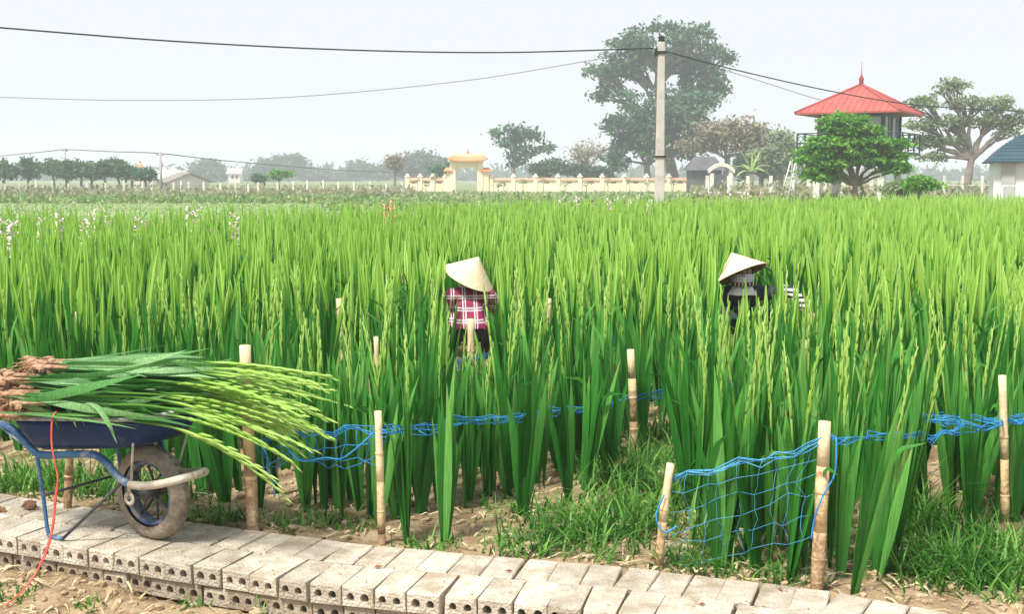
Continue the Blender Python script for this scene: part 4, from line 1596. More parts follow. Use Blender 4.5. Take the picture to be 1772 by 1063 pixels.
body = skin_body('body', J, E, 'pelvis', None, 0, [M['skin'], M['trousers'], M['sandal']], lambda c: 0 if (c.z > .555 and abs(c.x) < .12) else (2 if c.z < .055 else 1))
link('body', body, p1)
cloth_from(body, 'shirt', M['plaid'], lambda c: (c.z > .26 and c.z < .575 and c.y < (.19 if abs(c.x) < .16 else .30) and abs(c.x) < .32 and not (c.y > .02 and c.z < .33 and abs(c.x) < .2)), p1, .014)
cloth_from(body, 'hair', M['hair'], lambda c: c.z > .60 and c.y < .115 and abs(c.x) < .12, p1, .012)
cone_hat(p1, (.0, .10, .645), (.46, -.30, 1.0), .43, .20)

# --- worker facing the camera, face cloth, dark clothes, one arm held out in a striped sleeve
p2 = empty('person', (at(1284, 470, WY2).x, WY2, -.02), R(180 - 8))
tag(p2, 'person crouching in dark clothes facing the camera with patterned face cloth and conical hat', 'person')
arms = {'l': ((-.165, .06, .505), (-.40, .10, .53), (-.50, .26, .40), (-.3, .9, -.3)), 'r': ((.165, .055, .50), (.22, .14, .36), (.12, .36, .38), (-.2, .9, .0))}
J, E = squat_skeleton(arms)
body = skin_body('body', J, E, 'pelvis', None, 0, [M['skin'], M['trousers'], M['sandal']], lambda c: 0 if ((c.z > .56 and abs(c.x) < .12) or (c.x < -.42 and c.z < .40)) else (2 if c.z < .055 else 1))
link('body', body, p2)
cloth_from(body, 'shirt', M['dark_shirt'], lambda c: (c.z > .26 and c.z < .58 and c.y < .2 and -.26 < c.x < .32 and not (c.y > .02 and c.z < .33 and abs(c.x) < .2)), p2, .012)
cloth_from(body, 'striped_sleeve', M['sleeve'], lambda c: c.x < -.30 and c.z > .40, p2, .016)
cloth_from(body, 'hair', M['hair'], lambda c: c.z > .60 and c.y < .13 and abs(c.x) < .12, p2, .010)


def wrap_cloth(name, mat, cx, cy, rings, a0, a1, seed, parent):
    """cloth wrapped round a vertical axis: rings of (z, rx, ry); soft folds from noise"""
    V, F, n = [], [], 22
    for (z, rx, ry) in rings:
        for i in range(n + 1):
            a = a0 + (a1 - a0) * i / n
            k = 1 + .05 * mnoise.noise(Vector((a * 2.2, z * 40, seed)))
            V.append((cx + rx * k * math.cos(a), cy + ry * k * math.sin(a), z + .008 * mnoise.noise(Vector((a * 1.7, z * 9, seed + 4)))))
    for k in range(len(rings) - 1):
        for i in range(n):
            F.append((k * (n + 1) + i, k * (n + 1) + i + 1, (k + 1) * (n + 1) + i + 1, (k + 1) * (n + 1) + i))
    return MB().add(V, F).build(name, M[mat], parent, True)


wrap_cloth('face_cloth', 'mask', 0, .135, [(.585, .080, .082), (.605, .090, .098), (.635, .094, .106), (.660, .092, .108), (.676, .088, .100)], R(-25), R(205), 2, p2)
wrap_cloth('cloth_trim', 'mask_trim', 0, .133, [(.578, .086, .088), (.590, .093, .100), (.610, .098, .110)], R(-20), R(200), 2, p2)
wrap_cloth('neck_scarf', 'scarf', 0, .095, [(.500, .125, .110), (.520, .118, .112), (.540, .100, .098), (.560, .084, .084), (.572, .078, .080)], 0, R(359), 7, p2)
for sx in (-.032, .032):
    V, F = lathe([(.0005, -.008), (.009, -.005), (.011, 0), (.009, .005), (.0005, .008)], 10)
    MB().add(xf(V, Matrix.Translation((sx, .228, .690)) @ Matrix.Diagonal((1.25, .5, .6, 1))), F).build('eye', M['hair'], p2, True)
    MB().add(*tube([(sx - .016, .224, .712), (sx, .230, .716), (sx + .016, .222, .711)], .004, 5)).build('eyebrow', M['hair'], p2, True)
MB().add(*tube([(0, .222, .690), (0, .240, .672), (0, .242, .660)], [.008, .011, .012], 8)).build('nose', M['skin'], p2, True)
cone_hat(p2, (.015, .11, .665), (.44, -.28, 1.0), .45, .20)

# ================================================================== utility pole and wires
PY = 33.0
pb = at(1141, 340, PY)
pt = at(1140.5, 72, PY)
pole = empty('utility_pole', (pb.x, PY, -.05))
tag(pole, 'tall square grey concrete utility pole at the far edge of the field', 'pole')
hgt = pt.z + .05
b = MB()
V, F = cbox(-.14, .14, -.12, .12, 0, hgt, .02)
V = [(x * (1 - .36 * max(0, z) / hgt), y * (1 - .36 * max(0, z) / hgt), z) for x, y, z in V]
b.add(V, F); b.build('shaft', M['concrete'], pole)
zb = at(1141, 271, PY).z + .05
MB().add(*box(-.155, .155, -.135, .135, zb - .025, zb + .025)).build('clamp_band', M['black'], pole)
MB().add(*box(-.13, .13, -.11, .11, hgt - .34, hgt - .26)).add(*box(-.19, -.13, -.05, .05, hgt - .40, hgt - .18)).build('wire_bracket', M['black'], pole)
MB().add(*lathe([(.02, 0), (.085, .01), (.10, .05), (.06, .08), (.10, .11), (.085, .15), (.03, .17), (.001, .18)], 14, c=(0, 0, hgt + .002))).build('insulator', M['black'], pole, True)


def wire(name, pts, r, m, label):
    P = [at(u, v, Y) for u, v, Y in pts]
    o = P[0].copy()
    b = MB().add(*tube(smooth_path([p - o for p in P], 8), r, 5))
    tag(b.build(name, M[m], smooth=True, loc=o), label, 'wire')


wire('power_line', [(-60, 43, 26), (0, 47.5, 26.4), (300, 71, 28), (600, 86, 29.6), (870, 90.5, 31.3), (1130, 83, 33)], .020, 'wire', 'thick dark power line sagging across the sky to the concrete pole')
wire('power_line', [(1147, 87, 33), (1270, 120, 35.5), (1445, 159, 39), (1590, 182, 42), (1772, 193, 46), (1830, 194, 47)], .020, 'wire', 'dark power line falling to the right in front of the red roof')
wire('power_line', [(-60, 165, 150), (0, 168, 150), (230, 173.5, 150), (500, 168, 150), (800, 140, 150), (1030, 103, 150), (1130, 88, 150), (1270, 126, 150), (1340, 148, 150), (1430, 175, 150), (1560, 200, 150)], .055, 'wire_far', 'thin grey distant power line passing behind the big tree')

fp = []
for (u, vt, Y, wpx, lab) in ((112, 256, 105, 3.4, 'thin distant utility pole rising above the tree row at left'), (277, 262, 84, 5.0, 'distant grey utility pole beside the grey roofed house')):
    t = at(u, vt, Y)
    r = wpx / ppm(Y) / 2
    o = empty('utility_pole', (t.x, Y, -.05))
    MB().add(*tube([(0, 0, 0), (0, 0, t.z + .05)], [r * 1.15, r * .85], 8)).build('shaft', M['pole_far'], o, True)
    MB().add(*box(-.25, .25, -.06, .06, t.z - .25, t.z - .12)).build('cross_arm', M['pole_far'], o)
    tag(o, lab, 'pole')
wire('power_line', [(-60, 277, 130), (0, 270, 122), (60, 264, 112), (112, 258.5, 105)], .045, 'wire_far', 'short faint power line at the left edge reaching the thin distant pole')
wire('power_line', [(112, 258.5, 105), (190, 262, 95), (277, 265.5, 84), (400, 279, 96), (600, 295, 115), (720, 298, 128)], .04, 'wire_far', 'faint power line running from the distant left poles towards the gate')

# ================================================================== trees
def limb(b, p0, p1, r0, r1, q, wob=.06, n=4, sides=6):
    p0, p1 = Vector(p0), Vector(p1)
    L = (p1 - p0).length
    pts, rad = [], []
    for i in range(n + 1):
        t = i / n
        w_ = math.sin(math.pi * t) * L * wob
        pts.append(p0.lerp(p1, t) + Vector((q.uniform(-1, 1) * w_, q.uniform(-1, 1) * w_, q.uniform(-.3, 1) * w_)))
        rad.append(r0 + (r1 - r0) * t)
    b.add(*tube(pts, rad, sides, False))
    return pts


def tree(name, label, u, Y, lobes, leaf, mats, nclump, per, csize, fork_v, trunk_px, base_v=None, group=None, seed=1, lean=0.0, flat=.55, limbs=True, limb_scale=1.0, cat='tree', fork_u=None, inner=.35):
    """lobes: (u, v, half width px, half height px); clumps of small leaf faces hang on limbs inside them"""
    q = random.Random(seed)
    g = np.random.default_rng(seed)
    s = ppm(Y)
    bx = at(u, HZ, Y).x
    root = empty(name, (bx, Y, -.05))
    tag(root, label, cat, group)
    fk = at(fork_u if fork_u is not None else u, fork_v, Y)
    fork = Vector((fk.x - bx, 0, max(.15, fk.z + .05)))
    r0 = trunk_px / s / 2
    wood = MB()
    limb(wood, (0, 0, 0), fork, r0 * 1.25, r0 * .9, q, .04, 4, 8)
    P, T, SZ = [], [], []
    tot = sum(l[2] * l[3] for l in lobes)
    for (lu, lv, ru, rv) in lobes:
        c = at(lu, lv, Y)
        c = Vector((c.x - bx, 0, c.z + .05))
        rx, rz_ = ru / s, rv / s
        ry = (rx + rz_) / 2
        nc = max(3, int(nclump * ru * rv / tot))
        hub_ = fork.lerp(c, .55) + Vector((0, q.uniform(-.3, .3) * ry, -.1 * rz_))
        if limbs:
            limb(wood, fork - Vector((0, 0, .05 * fork.z)), hub_, r0 * .62 * limb_scale, r0 * .34 * limb_scale, q, .07, 4, 6)
        for k in range(nc):
            d = Vector((g.normal(), g.normal(), g.normal())).normalized()
            rr_ = (inner + (1 - inner) * q.random() ** .6) * .92
            cc = c + Vector((d.x * rx * rr_, d.y * ry * rr_, d.z * rz_ * rr_))
            if limbs and q.random() < .8:
                limb(wood, hub_.lerp(c, q.uniform(0, .4)), cc, r0 * .26 * limb_scale, r0 * .07, q, .09, 3, 4)
            n = int(per * q.uniform(.6, 1.4))
            o = g.normal(size=(n, 3)) * np.array([csize, csize, csize * flat])
            P.append(o + np.array(cc))
            tn = q.gauss(.45, .16)
            T.append(np.clip(tn + g.normal(size=n) * .16, 0, 1))
            SZ.append(leaf * g.uniform(.6, 1.35, n))
    wood.build('trunk', M[mats[1]], root, True)
    P, T, SZ = np.concatenate(P), np.concatenate(T), np.concatenate(SZ)
    n = len(P)
    nrm = g.normal(size=(n, 3)) * .75 + np.array([0, -.15, .75])
    nrm /= np.linalg.norm(nrm, axis=1)[:, None]
    a = np.cross(nrm, g.normal(size=(n, 3)))
    a /= np.linalg.norm(a, axis=1)[:, None] + 1e-9
    bb = np.cross(nrm, a)
    A, B = a * SZ[:, None], bb * SZ[:, None] * .5
    V = np.stack([P - A, P - B + nrm * SZ[:, None] * .12, P + A, P + B + nrm * SZ[:, None] * .12], 1).reshape(-1, 3)
    Q = np.arange(4 * n).reshape(-1, 4)
    link('crown', np_mesh('crown', V, Q, np.repeat(T, 4), M[mats[0]], smooth=False), root)
    return root


# big tree behind the temple wall: high crown and a lower, rounder one
tree('big_tree', 'huge dark green tree with a high wide crown behind the concrete pole', 1165, 132,
     [(1140, 72, 80, 34), (1085, 98, 48, 38), (1200, 84, 48, 42), (1238, 108, 32, 36), (1045, 135, 40, 28), (1060, 165, 34, 20), (1120, 115, 60, 26), (1215, 140, 46, 26), (1235, 155, 26, 22)],
       .30, ('tree_deep', 'bark_grey'), 210, 44, .52, 225, 18, seed=3, inner=.55, limb_scale=1.0, fork_u=1160)
tree('round_tree', 'rounder green tree in front of the huge dark tree by the concrete pole', 1120, 126,
     [(1150, 195, 84, 42), (1205, 180, 42, 28), (1085, 225, 36, 44), (1130, 240, 48, 44), (1185, 240, 44, 42), (1075, 270, 26, 28)],
     .29, ('tree_deep', 'bark_grey'), 170, 56, .55, 285, 10, seed=4)
tree('dry_tree', 'greyish brown half bare tree right of the huge green tree', 1258, 112,
     [(1240, 228, 52, 24), (1290, 225, 40, 22), (1215, 252, 40, 18), (1275, 250, 50, 18), (1320, 245, 22, 18)], .22, ('tree_dry', 'bark_grey'), 120, 34, .50, 272, 9, seed=5, limb_scale=1.1)
tree('bushy_tree', 'soft green tree left of the red roofed watchtower', 1352, 104,
     [(1355, 245, 24, 22), (1335, 268, 30, 26), (1365, 278, 26, 28)], .24, ('tree_olive', 'bark_grey'), 60, 46, .45, 300, 8, seed=6)
tree('bushy_tree', 'dull bluish green tree standing behind the banana plant', 1318, 118,
     [(1310, 268, 40, 22), (1335, 290, 34, 24), (1290, 288, 26, 24)], .26, ('tree_deep', 'bark_grey'), 60, 46, .5, 305, 8, seed=16)
tree('open_tree', 'open leafed tree with dark clumps right of the temple gate', 888, 138,
     [(898, 226, 28, 14), (920, 240, 26, 12), (885, 245, 26, 12), (905, 262, 30, 12), (940, 256, 18, 9), (862, 232, 12, 7), (893, 280, 18, 9)],
     .30, ('tree_deep', 'bark_grey'), 46, 30, .48, 290, 8, seed=7, inner=.5)
tree('bare_tree', 'nearly bare grey twiggy tree left of the big tree', 1018, 142,
     [(1015, 258, 34, 16), (995, 266, 18, 12), (1040, 264, 18, 14), (1015, 275, 26, 12)], .16, ('tree_dry', 'bark_grey'), 90, 14, .40, 290, 6, seed=8, limb_scale=1.4)
# rain tree to the right with its open, layered crown
tree('rain_tree', 'wide spreading tree with open layered crown behind the blue roofed hut', 1665, 78,
     [(1645, 150, 34, 14), (1600, 180, 36, 14), (1670, 178, 42, 14), (1720, 180, 38, 14), (1595, 215, 36, 14), (1650, 212, 40, 13), (1715, 208, 40, 14), (1755, 205, 30, 14), (1605, 245, 34, 14), (1645, 245, 26, 10), (1745, 230, 24, 10), (1620, 270, 28, 9), (1580, 245, 16, 9)],
     .15, ('tree_olive', 'bark_grey'), 200, 27, .30, 272, 13, seed=9, flat=.4, fork_u=1682, limb_scale=1.25, inner=.25)
tree('small_tree', 'flat topped bright green tree in front of the red roofed watchtower', 1480, 47,
     [(1470, 208, 42, 13), (1455, 222, 34, 10), (1490, 226, 34, 10), (1440, 246, 52, 9), (1500, 246, 60, 9), (1535, 250, 36, 11), (1412, 262, 36, 10), (1470, 264, 60, 8), (1400, 278, 22, 9), (1548, 272, 26, 10), (1430, 284, 38, 10), (1510, 276, 44, 9), (1412, 300, 28, 13), (1435, 308, 18, 8), (1556, 292, 18, 11), (1530, 290, 20, 8)],
          .105, ('tree_lime', 'bark'), 260, 58, .17, 318, 10, seed=10, flat=.38, inner=.45)
tree('round_shrub', 'round dark green shrub beside the tower at the field edge', 1592, 44, [(1595, 318, 28, 13), (1578, 322, 18, 10)], .09, ('tree_lime', 'bark'), 40, 50, .14, 332, 5, seed=11, cat='shrub')
tree('round_shrub', 'low yellowish shrub just right of the small tree trunk', 1546, 45, [(1545, 326, 24, 9), (1560, 328, 16, 7)], .09, ('tree_olive', 'bark'), 26, 50, .14, 334, 5, seed=12, cat='shrub')
for k, (u, v, ru, rv) in enumerate(((935, 293, 20, 12), (962, 288, 24, 14), (1000, 294, 18, 10), (1035, 297, 16, 8))):
    tree('leafy_bush', ('leftmost', 'second from left', 'third from left', 'rightmost')[k] + ' of four green bushes behind the long temple wall', u, 128, [(u, v, ru, rv), (u + 8, v + 6, ru * .7, rv * .8)], .22, ('tree_deep' if k % 2 else 'tree_far', 'bark_grey'), 26, 40, .42, v + 10, 4, seed=30 + k, cat='bush', group='bushes behind the temple wall')
# row of young trees on the far left
ROW = [(8, 292, 24, 17), (48, 290, 22, 18), (92, 290, 20, 15), (118, 294, 18, 16), (140, 292, 15, 12), (158, 296, 17, 14), (182, 292, 14, 12), (205, 290, 16, 15), (228, 300, 14, 9), (252, 302, 14, 7)]
ORD = ('first', 'second', 'third', 'fourth', 'fifth', 'sixth', 'seventh', 'eighth', 'ninth', 'tenth')
for k, (u, v, ru, rv) in enumerate(ROW):
    tree('young_tree', ORD[k] + ' from the left in the row of young round trees at left', u, 104 + (k % 3) * 3, [(u, v, ru, rv), (u + ru * .4, v + rv * .4, ru * .6, rv * .6), (u - ru * .4, v + rv * .3, ru * .6, rv * .6)],
         .17, ('tree_row', 'bark_grey'), 40, 46, .30, v + rv * .9, 4.2, seed=50 + k, group='row of young trees at left')
tree('small_tree', 'little flat green tree in front of the hazy far trees at left centre', 482, 100, [(478, 303, 14, 6), (492, 302, 12, 5)], .15, ('tree_lime', 'bark_grey'), 22, 40, .26, 312, 3, seed=70)
tree('small_tree', 'tiny dark green tree left of the flat one by the fence', 447, 102, [(447, 309, 9, 6)], .14, ('tree_row', 'bark_grey'), 12, 40, .24, 315, 2.5, seed=71)
tree('twiggy_tree', 'greyish twiggy tree left of the temple gate', 683, 150, [(683, 283, 16, 12), (690, 275, 10, 7)], .22, ('tree_dry', 'bark_grey'), 36, 26, .40, 298, 4, seed=72)
tree('leafy_bush', 'green bushy tree just left of the gate columns', 762, 124, [(760, 294, 16, 10), (770, 288, 10, 8)], .2, ('tree_row', 'bark_grey'), 26, 40, .36, 304, 4, seed=73, cat='bush')
# hazy trees far behind
FARM = [(362, 296, 30, 18, 300), (350, 302, 20, 10, 290), (478, 288, 34, 18, 320), (500, 283, 30, 12, 320), (455, 300, 26, 12, 320), (540, 302, 30, 9, 340), (622, 292, 22, 13, 330), (655, 297, 24, 10, 330), (728, 280, 28, 20, 260), (752, 286, 22, 16, 260), (708, 292, 18, 12, 260), (420, 304, 26, 7, 340), (590, 304, 24, 7, 350)]
FAR_LAB = ['hazy blue tree mass right of the grey roofed house', 'low hazy tree at the foot of the leftmost blue tree mass', 'tall hazy blue tree at left centre of the skyline', 'flat topped hazy tree right beside the tall hazy one at left centre', 'low hazy tree left of the tall hazy one', 'low hazy tree line piece right of the little flat green tree', 'hazy blue tree midway between house and gate', 'low hazy tree right of the midway blue tree', 'large hazy blue tree mass left behind the gate', 'hazy blue tree crown touching the gate roof from the left', 'low hazy tree left of the large mass behind the gate', 'faint low tree between the house and the tall hazy tree', 'faint low tree left of the midway blue tree']
for k, (u, v, ru, rv, Y) in enumerate(FARM):
    tree('hazy_tree', FAR_LAB[k], u, Y, [(u, v, ru, rv), (u + ru * .4, v + rv * .4, ru * .7, rv * .6), (u - ru * .4, v + rv * .3, ru * .6, rv * .6)], .62, ('tree_far', 'bark_grey'), 46, 40, 1.0, v + rv * .8, 5, seed=90 + k, limbs=False, group='hazy trees on the skyline')

# banana plant
bn = empty('banana_plant', (at(1300, 305, 92).x, 92, -.05))
tag(bn, 'pale green banana plant with long torn leaves beside the white arch', 'banana plant')
s = ppm(92)
MB().add(*tube([(0, 0, 0), (.1, 0, 1.2), (.05, 0, 1.9)], [.16, .13, .09], 8)).build('stem', M['bark_grey'], bn, True)
q = random.Random(4)
for k, (a, L, lean, dr) in enumerate(((2.75, 1.9, .35, .25), (.4, 1.9, .30, .35), (1.2, 1.6, .15, .2), (0.1, 1.7, .75, 1.0), (3.0, 1.6, .8, 1.0), (-.3, 1.7, 1.1, 1.3), (3.5, 1.5, 1.2, 1.2), (-.9, 1.4, .9, 1.2), (2.2, 1.3, .6, .9))):
    V = []
    n = 7
    r, h, an = 0, 1.85, lean
    for i in range(n + 1):
        t = i / n
        hw = .20 * math.sin(math.pi * min(1, .12 + t * .88)) ** .6 + .01
        c = Vector((math.cos(a) * r, math.sin(a) * r, h))
        sv = Vector((-math.sin(a), math.cos(a), 0)) * hw
        sv = sv * .35 + Vector((0, 0, hw)) * .65 if k < 3 else sv
        V += [c - sv - Vector((0, 0, .05)), c, c + sv - Vector((0, 0, .05))]
        r += math.sin(an) * L / n; h += math.cos(an) * L / n; an += dr / n * (1 + t)
    MB().add(V, [(3 * i + j, 3 * i + j + 1, 3 * i + 4 + j, 3 * i + 3 + j) for i in range(n) for j in range(2)], 0, q.uniform(.5, 1)).build('leaf', M['banana'], bn, True)

# ================================================================== temple gate and wall
GY = 116.0
GS = ppm(GY)


def gx(u):
    return at(u, HZ, GY).x


def gz(v):
    return at(886, v, GY).z


gate = empty('temple_gate', (gx(810), GY, -.05))
tag(gate, 'cream temple gate with orange curved tile roof and open archway', 'gate')
ox = gx(810)
for (u0, u1, vt, d) in ((779, 789, 268, .45), (826, 836, 268, .45)):
    V, F = cbox(gx(u0) - ox, gx(u1) - ox, -d, d, 0, gz(276), .03)
    MB().add(V, F).build('pillar', M['gate_white'], gate)
for (u0, u1) in ((773, 779.0), (836, 846)):
    MB().add(*cbox(gx(u0) - ox, gx(u1) - ox - .01, -.35, .35, 0, gz(297), .02)).build('side_pier', M['gate_cream'], gate)
    cx = (gx(u0) + gx(u1)) / 2 - ox
    # small side roof
    w_ = (gx(u1) - gx(u0)) / 2 + .28
    z0 = gz(297) + .05
    V = [(cx - w_, -.6, z0 + .12), (cx + w_, -.6, z0 + .12), (cx + w_, .6, z0 + .12), (cx - w_, .6, z0 + .12), (cx - w_ * .5, 0, z0 + .42), (cx + w_ * .5, 0, z0 + .42), (cx - w_, -.6, z0), (cx + w_, -.6, z0), (cx + w_, .6, z0), (cx - w_, .6, z0)]
    MB().add(V, [(0, 1, 5, 4), (1, 2, 5), (2, 3, 4, 5), (3, 0, 4), (6, 7, 1, 0), (7, 8, 2, 1), (8, 9, 3, 2), (9, 6, 0, 3), (9, 8, 7, 6)]).build('side_roof', M['gate_tile'], gate)
# arch panel between the pillars
xa, xb = gx(789) - ox + .005, gx(826) - ox - .005
zs, zt = gz(299), gz(280)
V, F = [], []
n = 14
for yy in (-.30, .30):
    for i in range(n + 1):
        t = i / n
        x = xa + (xb - xa) * t
        V.append((x, yy, zs + (gz(288.5) - zs) * math.sin(math.pi * t) ** .6))
    for i in range(n + 1):
        V.append((xa + (xb - xa) * i / n, yy, zt))
m = n + 1
for i in range(n):
    F += [(i, i + 1, m + i + 1, m + i), (2 * m + i + 1, 2 * m + i, 3 * m + i, 3 * m + i + 1), (i + 1, i, 2 * m + i, 2 * m + i + 1)]
MB().add(V, F).build('arch_panel', M['gate_cream'], gate)
MB().add(*box(xa - .62, xb + .62, -.5, .5, gz(280) + .003, gz(274.5))).build('lintel', M['gate_white'], gate)
MB().add(*box(xa - .15, xb + .15, -.506, -.5005, gz(279), gz(276))).build('name_board', M['gate_cream'], gate)
# main roof with lifted corners
rw, rd = (gx(845) - gx(776)) / 2, .95
z0, z1 = gz(277.5), gz(269)
V, F = [], []
nn = 12
for (yy, zz, sh) in ((-rd, 0.0, 1.0), (-.28, 1.0, .74), (.28, 1.0, .74), (rd, 0.0, 1.0)):
    for i in range(nn + 1):
        t = i / nn * 2 - 1
        lift = .26 * abs(t) ** 4 * (1 - .55 * zz)
        V.append((t * rw * sh, yy * (1 + .05 * abs(t) ** 4), z0 + .04 + (z1 - z0) * zz * .85 + lift))
for (yy) in (-rd, rd):
    for i in range(nn + 1):
        t = i / nn * 2 - 1
        V.append((t * rw, yy * (1 + .05 * abs(t) ** 4), z0 - .07 + .26 * abs(t) ** 4))
m = nn + 1
for i in range(nn):
    for k in range(3):
        F.append((k * m + i, k * m + i + 1, (k + 1) * m + i + 1, (k + 1) * m + i))
    F.append((4 * m + i, 4 * m + i + 1, i + 1, i))
    F.append((3 * m + i, 3 * m + i + 1, 5 * m + i + 1, 5 * m + i))
    F.append((5 * m + i, 5 * m + i + 1, 4 * m + i + 1, 4 * m + i))
for i in (0, nn):
    F.append((i, m + i, 2 * m + i, 3 * m + i, 5 * m + i, 4 * m + i))
roof = MB().add(V, F).build('roof', M['gate_tile'], gate)
rb = MB().add(*box(-rw * .76, rw * .76, -.16, .16, z1 + .0, z1 + .22))
rb.build('ridge', M['gate_cream'], roof)
for (x, h_, r_) in ((0, .62, .13), (-rw * .70, .34, .10), (rw * .70, .40, .10), (-rw * .97, .26, .07), (rw * .97, .26, .07)):
    zz = z1 + .2 if abs(x) < rw * .8 else z0 + .26
    MB().add(*lathe([(r_, 0), (r_ * 1.3, h_ * .2), (r_ * .5, h_ * .45), (r_ * .6, h_ * .6), (.004, h_)], 8, c=(x, 0, zz))).build('finial', M['gate_tile'] if x == 0 else M['gate_cream'], roof, True)


def temple_wall(name, label, u0, u1, npan):
    w0 = gx(u0)
    root = empty(name, (w0, GY, -.05))
    tag(root, label, 'wall')
    L = gx(u1) - w0
    pw = L / npan
    top = gz(312) + .05
    for i in range(npan + 1):
        x = i * pw
        V, F = cbox(x - .21, x + .21, -.21, .21, 0, gz(306.5) + .05, .03)
        pr = MB().add(V, F).build('pier', M['gate_white'], root)
        MB().add(*lathe([(.30, 0), (.30, .09), (.14, .17), (.16, .26), (.08, .34), (.002, .36)], 10, c=(x, 0, gz(306.5) + .053))).build('pier_cap', M['gate_white'], pr, True)
    for i in range(npan):
        x0, x1 = i * pw + .213, (i + 1) * pw - .213
        MB().add(*box(x0, x1, -.10, .10, 0, top)).build('panel', M['gate_white'], root)
        c = MB()
        zc = top + .003
        V = [(x0, -.24, zc), (x1, -.24, zc), (x1, .24, zc), (x0, .24, zc), (x0, -.05, zc + .24), (x1, -.05, zc + .24), (x1, .05, zc + .24), (x0, .05, zc + .24)]
        c.add(V, [(0, 3, 2, 1), (4, 5, 6, 7), (0, 1, 5, 4), (2, 3, 7, 6), (1, 2, 6, 5), (3, 0, 4, 7)])
        c.build('coping', M['coping'], root)
        xm = (x0 + x1) / 2
        MB().add(*box(xm - .26, xm + .26, -.112, -.102, top - .30, top - .12)).build('vent_slot', M['slot'], root)
        MB().add(*box(x0, x1, -.135, -.102, 0, .28)).build('plinth', M['gate_white'], root)


temple_wall('temple_wall', 'short cream wall with tiled coping left of the temple gate', 705, 771, 3)
temple_wall('temple_wall', 'long cream wall with piers and tiled coping right of the temple gate', 850, 1196, 9)
# potted shrubs and thin saplings in front of the wall
for k, u in enumerate((722, 737, 752, 862, 872, 905, 940, 978, 1015, 1052, 1090, 1120, 1165)):
    hh = random.Random(k).uniform(.8, 1.6)
    v = HZ - (hh - EYE) * ppm(112)
    tree('sapling', ORD[k] + ' from the left of the thin saplings before the temple wall' if k < 10 else ('eleventh', 'twelfth', 'thirteenth')[k - 10] + ' from the left of the thin saplings before the temple wall', u, 112, [(u, v + 5, 4, 6)], .11, ('tree_olive' if k % 2 else 'tree_dry', 'bark_grey'), 5, 9, .15, v + 10, 1.2, seed=130 + k, group='saplings before the temple wall', limbs=True)

# ================================================================== watchtower
TY = 55.0
tw_c = at(1485, HZ, TY)
TS = ppm(TY)
tower = empty('watchtower', (tw_c.x, TY, -.05), R(-32))
tag(tower, 'green watchtower on stilts with red pyramid roof and balcony', 'tower')


def tz(v):
    return at(886, v, TY).z + .05


RS = 4.75 / 2
ez, az_ = tz(197), tz(146)
V, F = [], []
V = [(-RS, -RS, ez), (RS, -RS, ez), (RS, RS, ez), (-RS, RS, ez), (0, 0, az_), (-RS, -RS, ez - .08), (RS, -RS, ez - .08), (RS, RS, ez - .08), (-RS, RS, ez - .08)]
F = [(0, 1, 4), (1, 2, 4), (2, 3, 4), (3, 0, 4), (5, 6, 1, 0), (6, 7, 2, 1), (7, 8, 3, 2), (8, 5, 0, 3), (8, 7, 6, 5)]
rf = MB().add(V, F).build('roof', M['tower_red'], tower)
for (sx, sy) in ((-1, -1), (1, -1), (1, 1), (-1, 1)):
    MB().add(*tube([(sx * RS, sy * RS, ez + .02), (0, 0, az_ + .02)], .055, 6)).build('hip_cap', M['tower_red'], rf, True)
# standing seams of the sheet roof
for side in range(4):
    Mr = Matrix.Rotation(side * math.pi / 2, 4, 'Z')
    for k in range(1, 16):
        x = -RS + 2 * RS * k / 16
        t1 = 1 - abs(x) / RS
        a = Vector((x, -RS, ez + .012)); e = Vector((x, -RS * (1 - t1), ez + (az_ - ez) * t1 + .012))
        if t1 > .08:
            MB().add(*tube([Mr @ a, Mr @ e], .014, 4)).build('seam', M['tower_red'], rf)
MB().add(*lathe([(.12, 0), (.10, .18), (.13, .24), (.06, .42), (.02, .50), (.012, 1.05), (.001, 1.06)], 10, c=(0, 0, az_ - .02))).build('finial', M['tower_trim'], rf, True)
CS = 1.48
fz = tz(264)
# cabin: corner posts, wall panels below, window band above
for (sx, sy) in ((-1, -1), (1, -1), (1, 1), (-1, 1)):
    MB().add(*box(sx * CS - .07, sx * CS + .07, sy * CS - .07, sy * CS + .07, fz, ez - .085)).build('corner_post', M['tower_trim'] if sx < 0 else M['tower_green'], tower)
for side in range(4):
    Mr = Matrix.Rotation(side * math.pi / 2, 4, 'Z')
    sill = fz + .62
    head = ez - .20
    V, F = box(-CS + .075, CS - .075, -CS - .03, -CS + .03, fz, sill)
    MB().add(xf(V, Mr), F).build('wall_panel', M['tower_green'], tower)
    V, F = box(-CS + .075, CS - .075, -CS - .03, -CS + .03, head, ez - .086)
    MB().add(xf(V, Mr), F).build('wall_head', M['tower_green'], tower)
    nwin = 4
    for k in range(nwin):
        xa = -CS + .075 + (2 * CS - .15) * k / nwin
        xb = -CS + .075 + (2 * CS - .15) * (k + 1) / nwin
        V, F = box(xa + .05, xb - .05, -CS - .006, -CS + .006, sill, head)
        wn = MB().add(xf(V, Mr), F).build('window', M['curtain'] if (side == 0 and k == 3) or (side == 1 and k % 2 == 0) else M['glass_dark'], tower)
        fr = MB()
        for (p, r_) in ((xa, xa + .047), (xb - .047, xb)):
            V, F = box(p, r_, -CS - .035, -CS + .035, sill + .002, head - .002)
            fr.add(xf(V, Mr), F)
        fr.build('frame', M['tower_green'], wn)
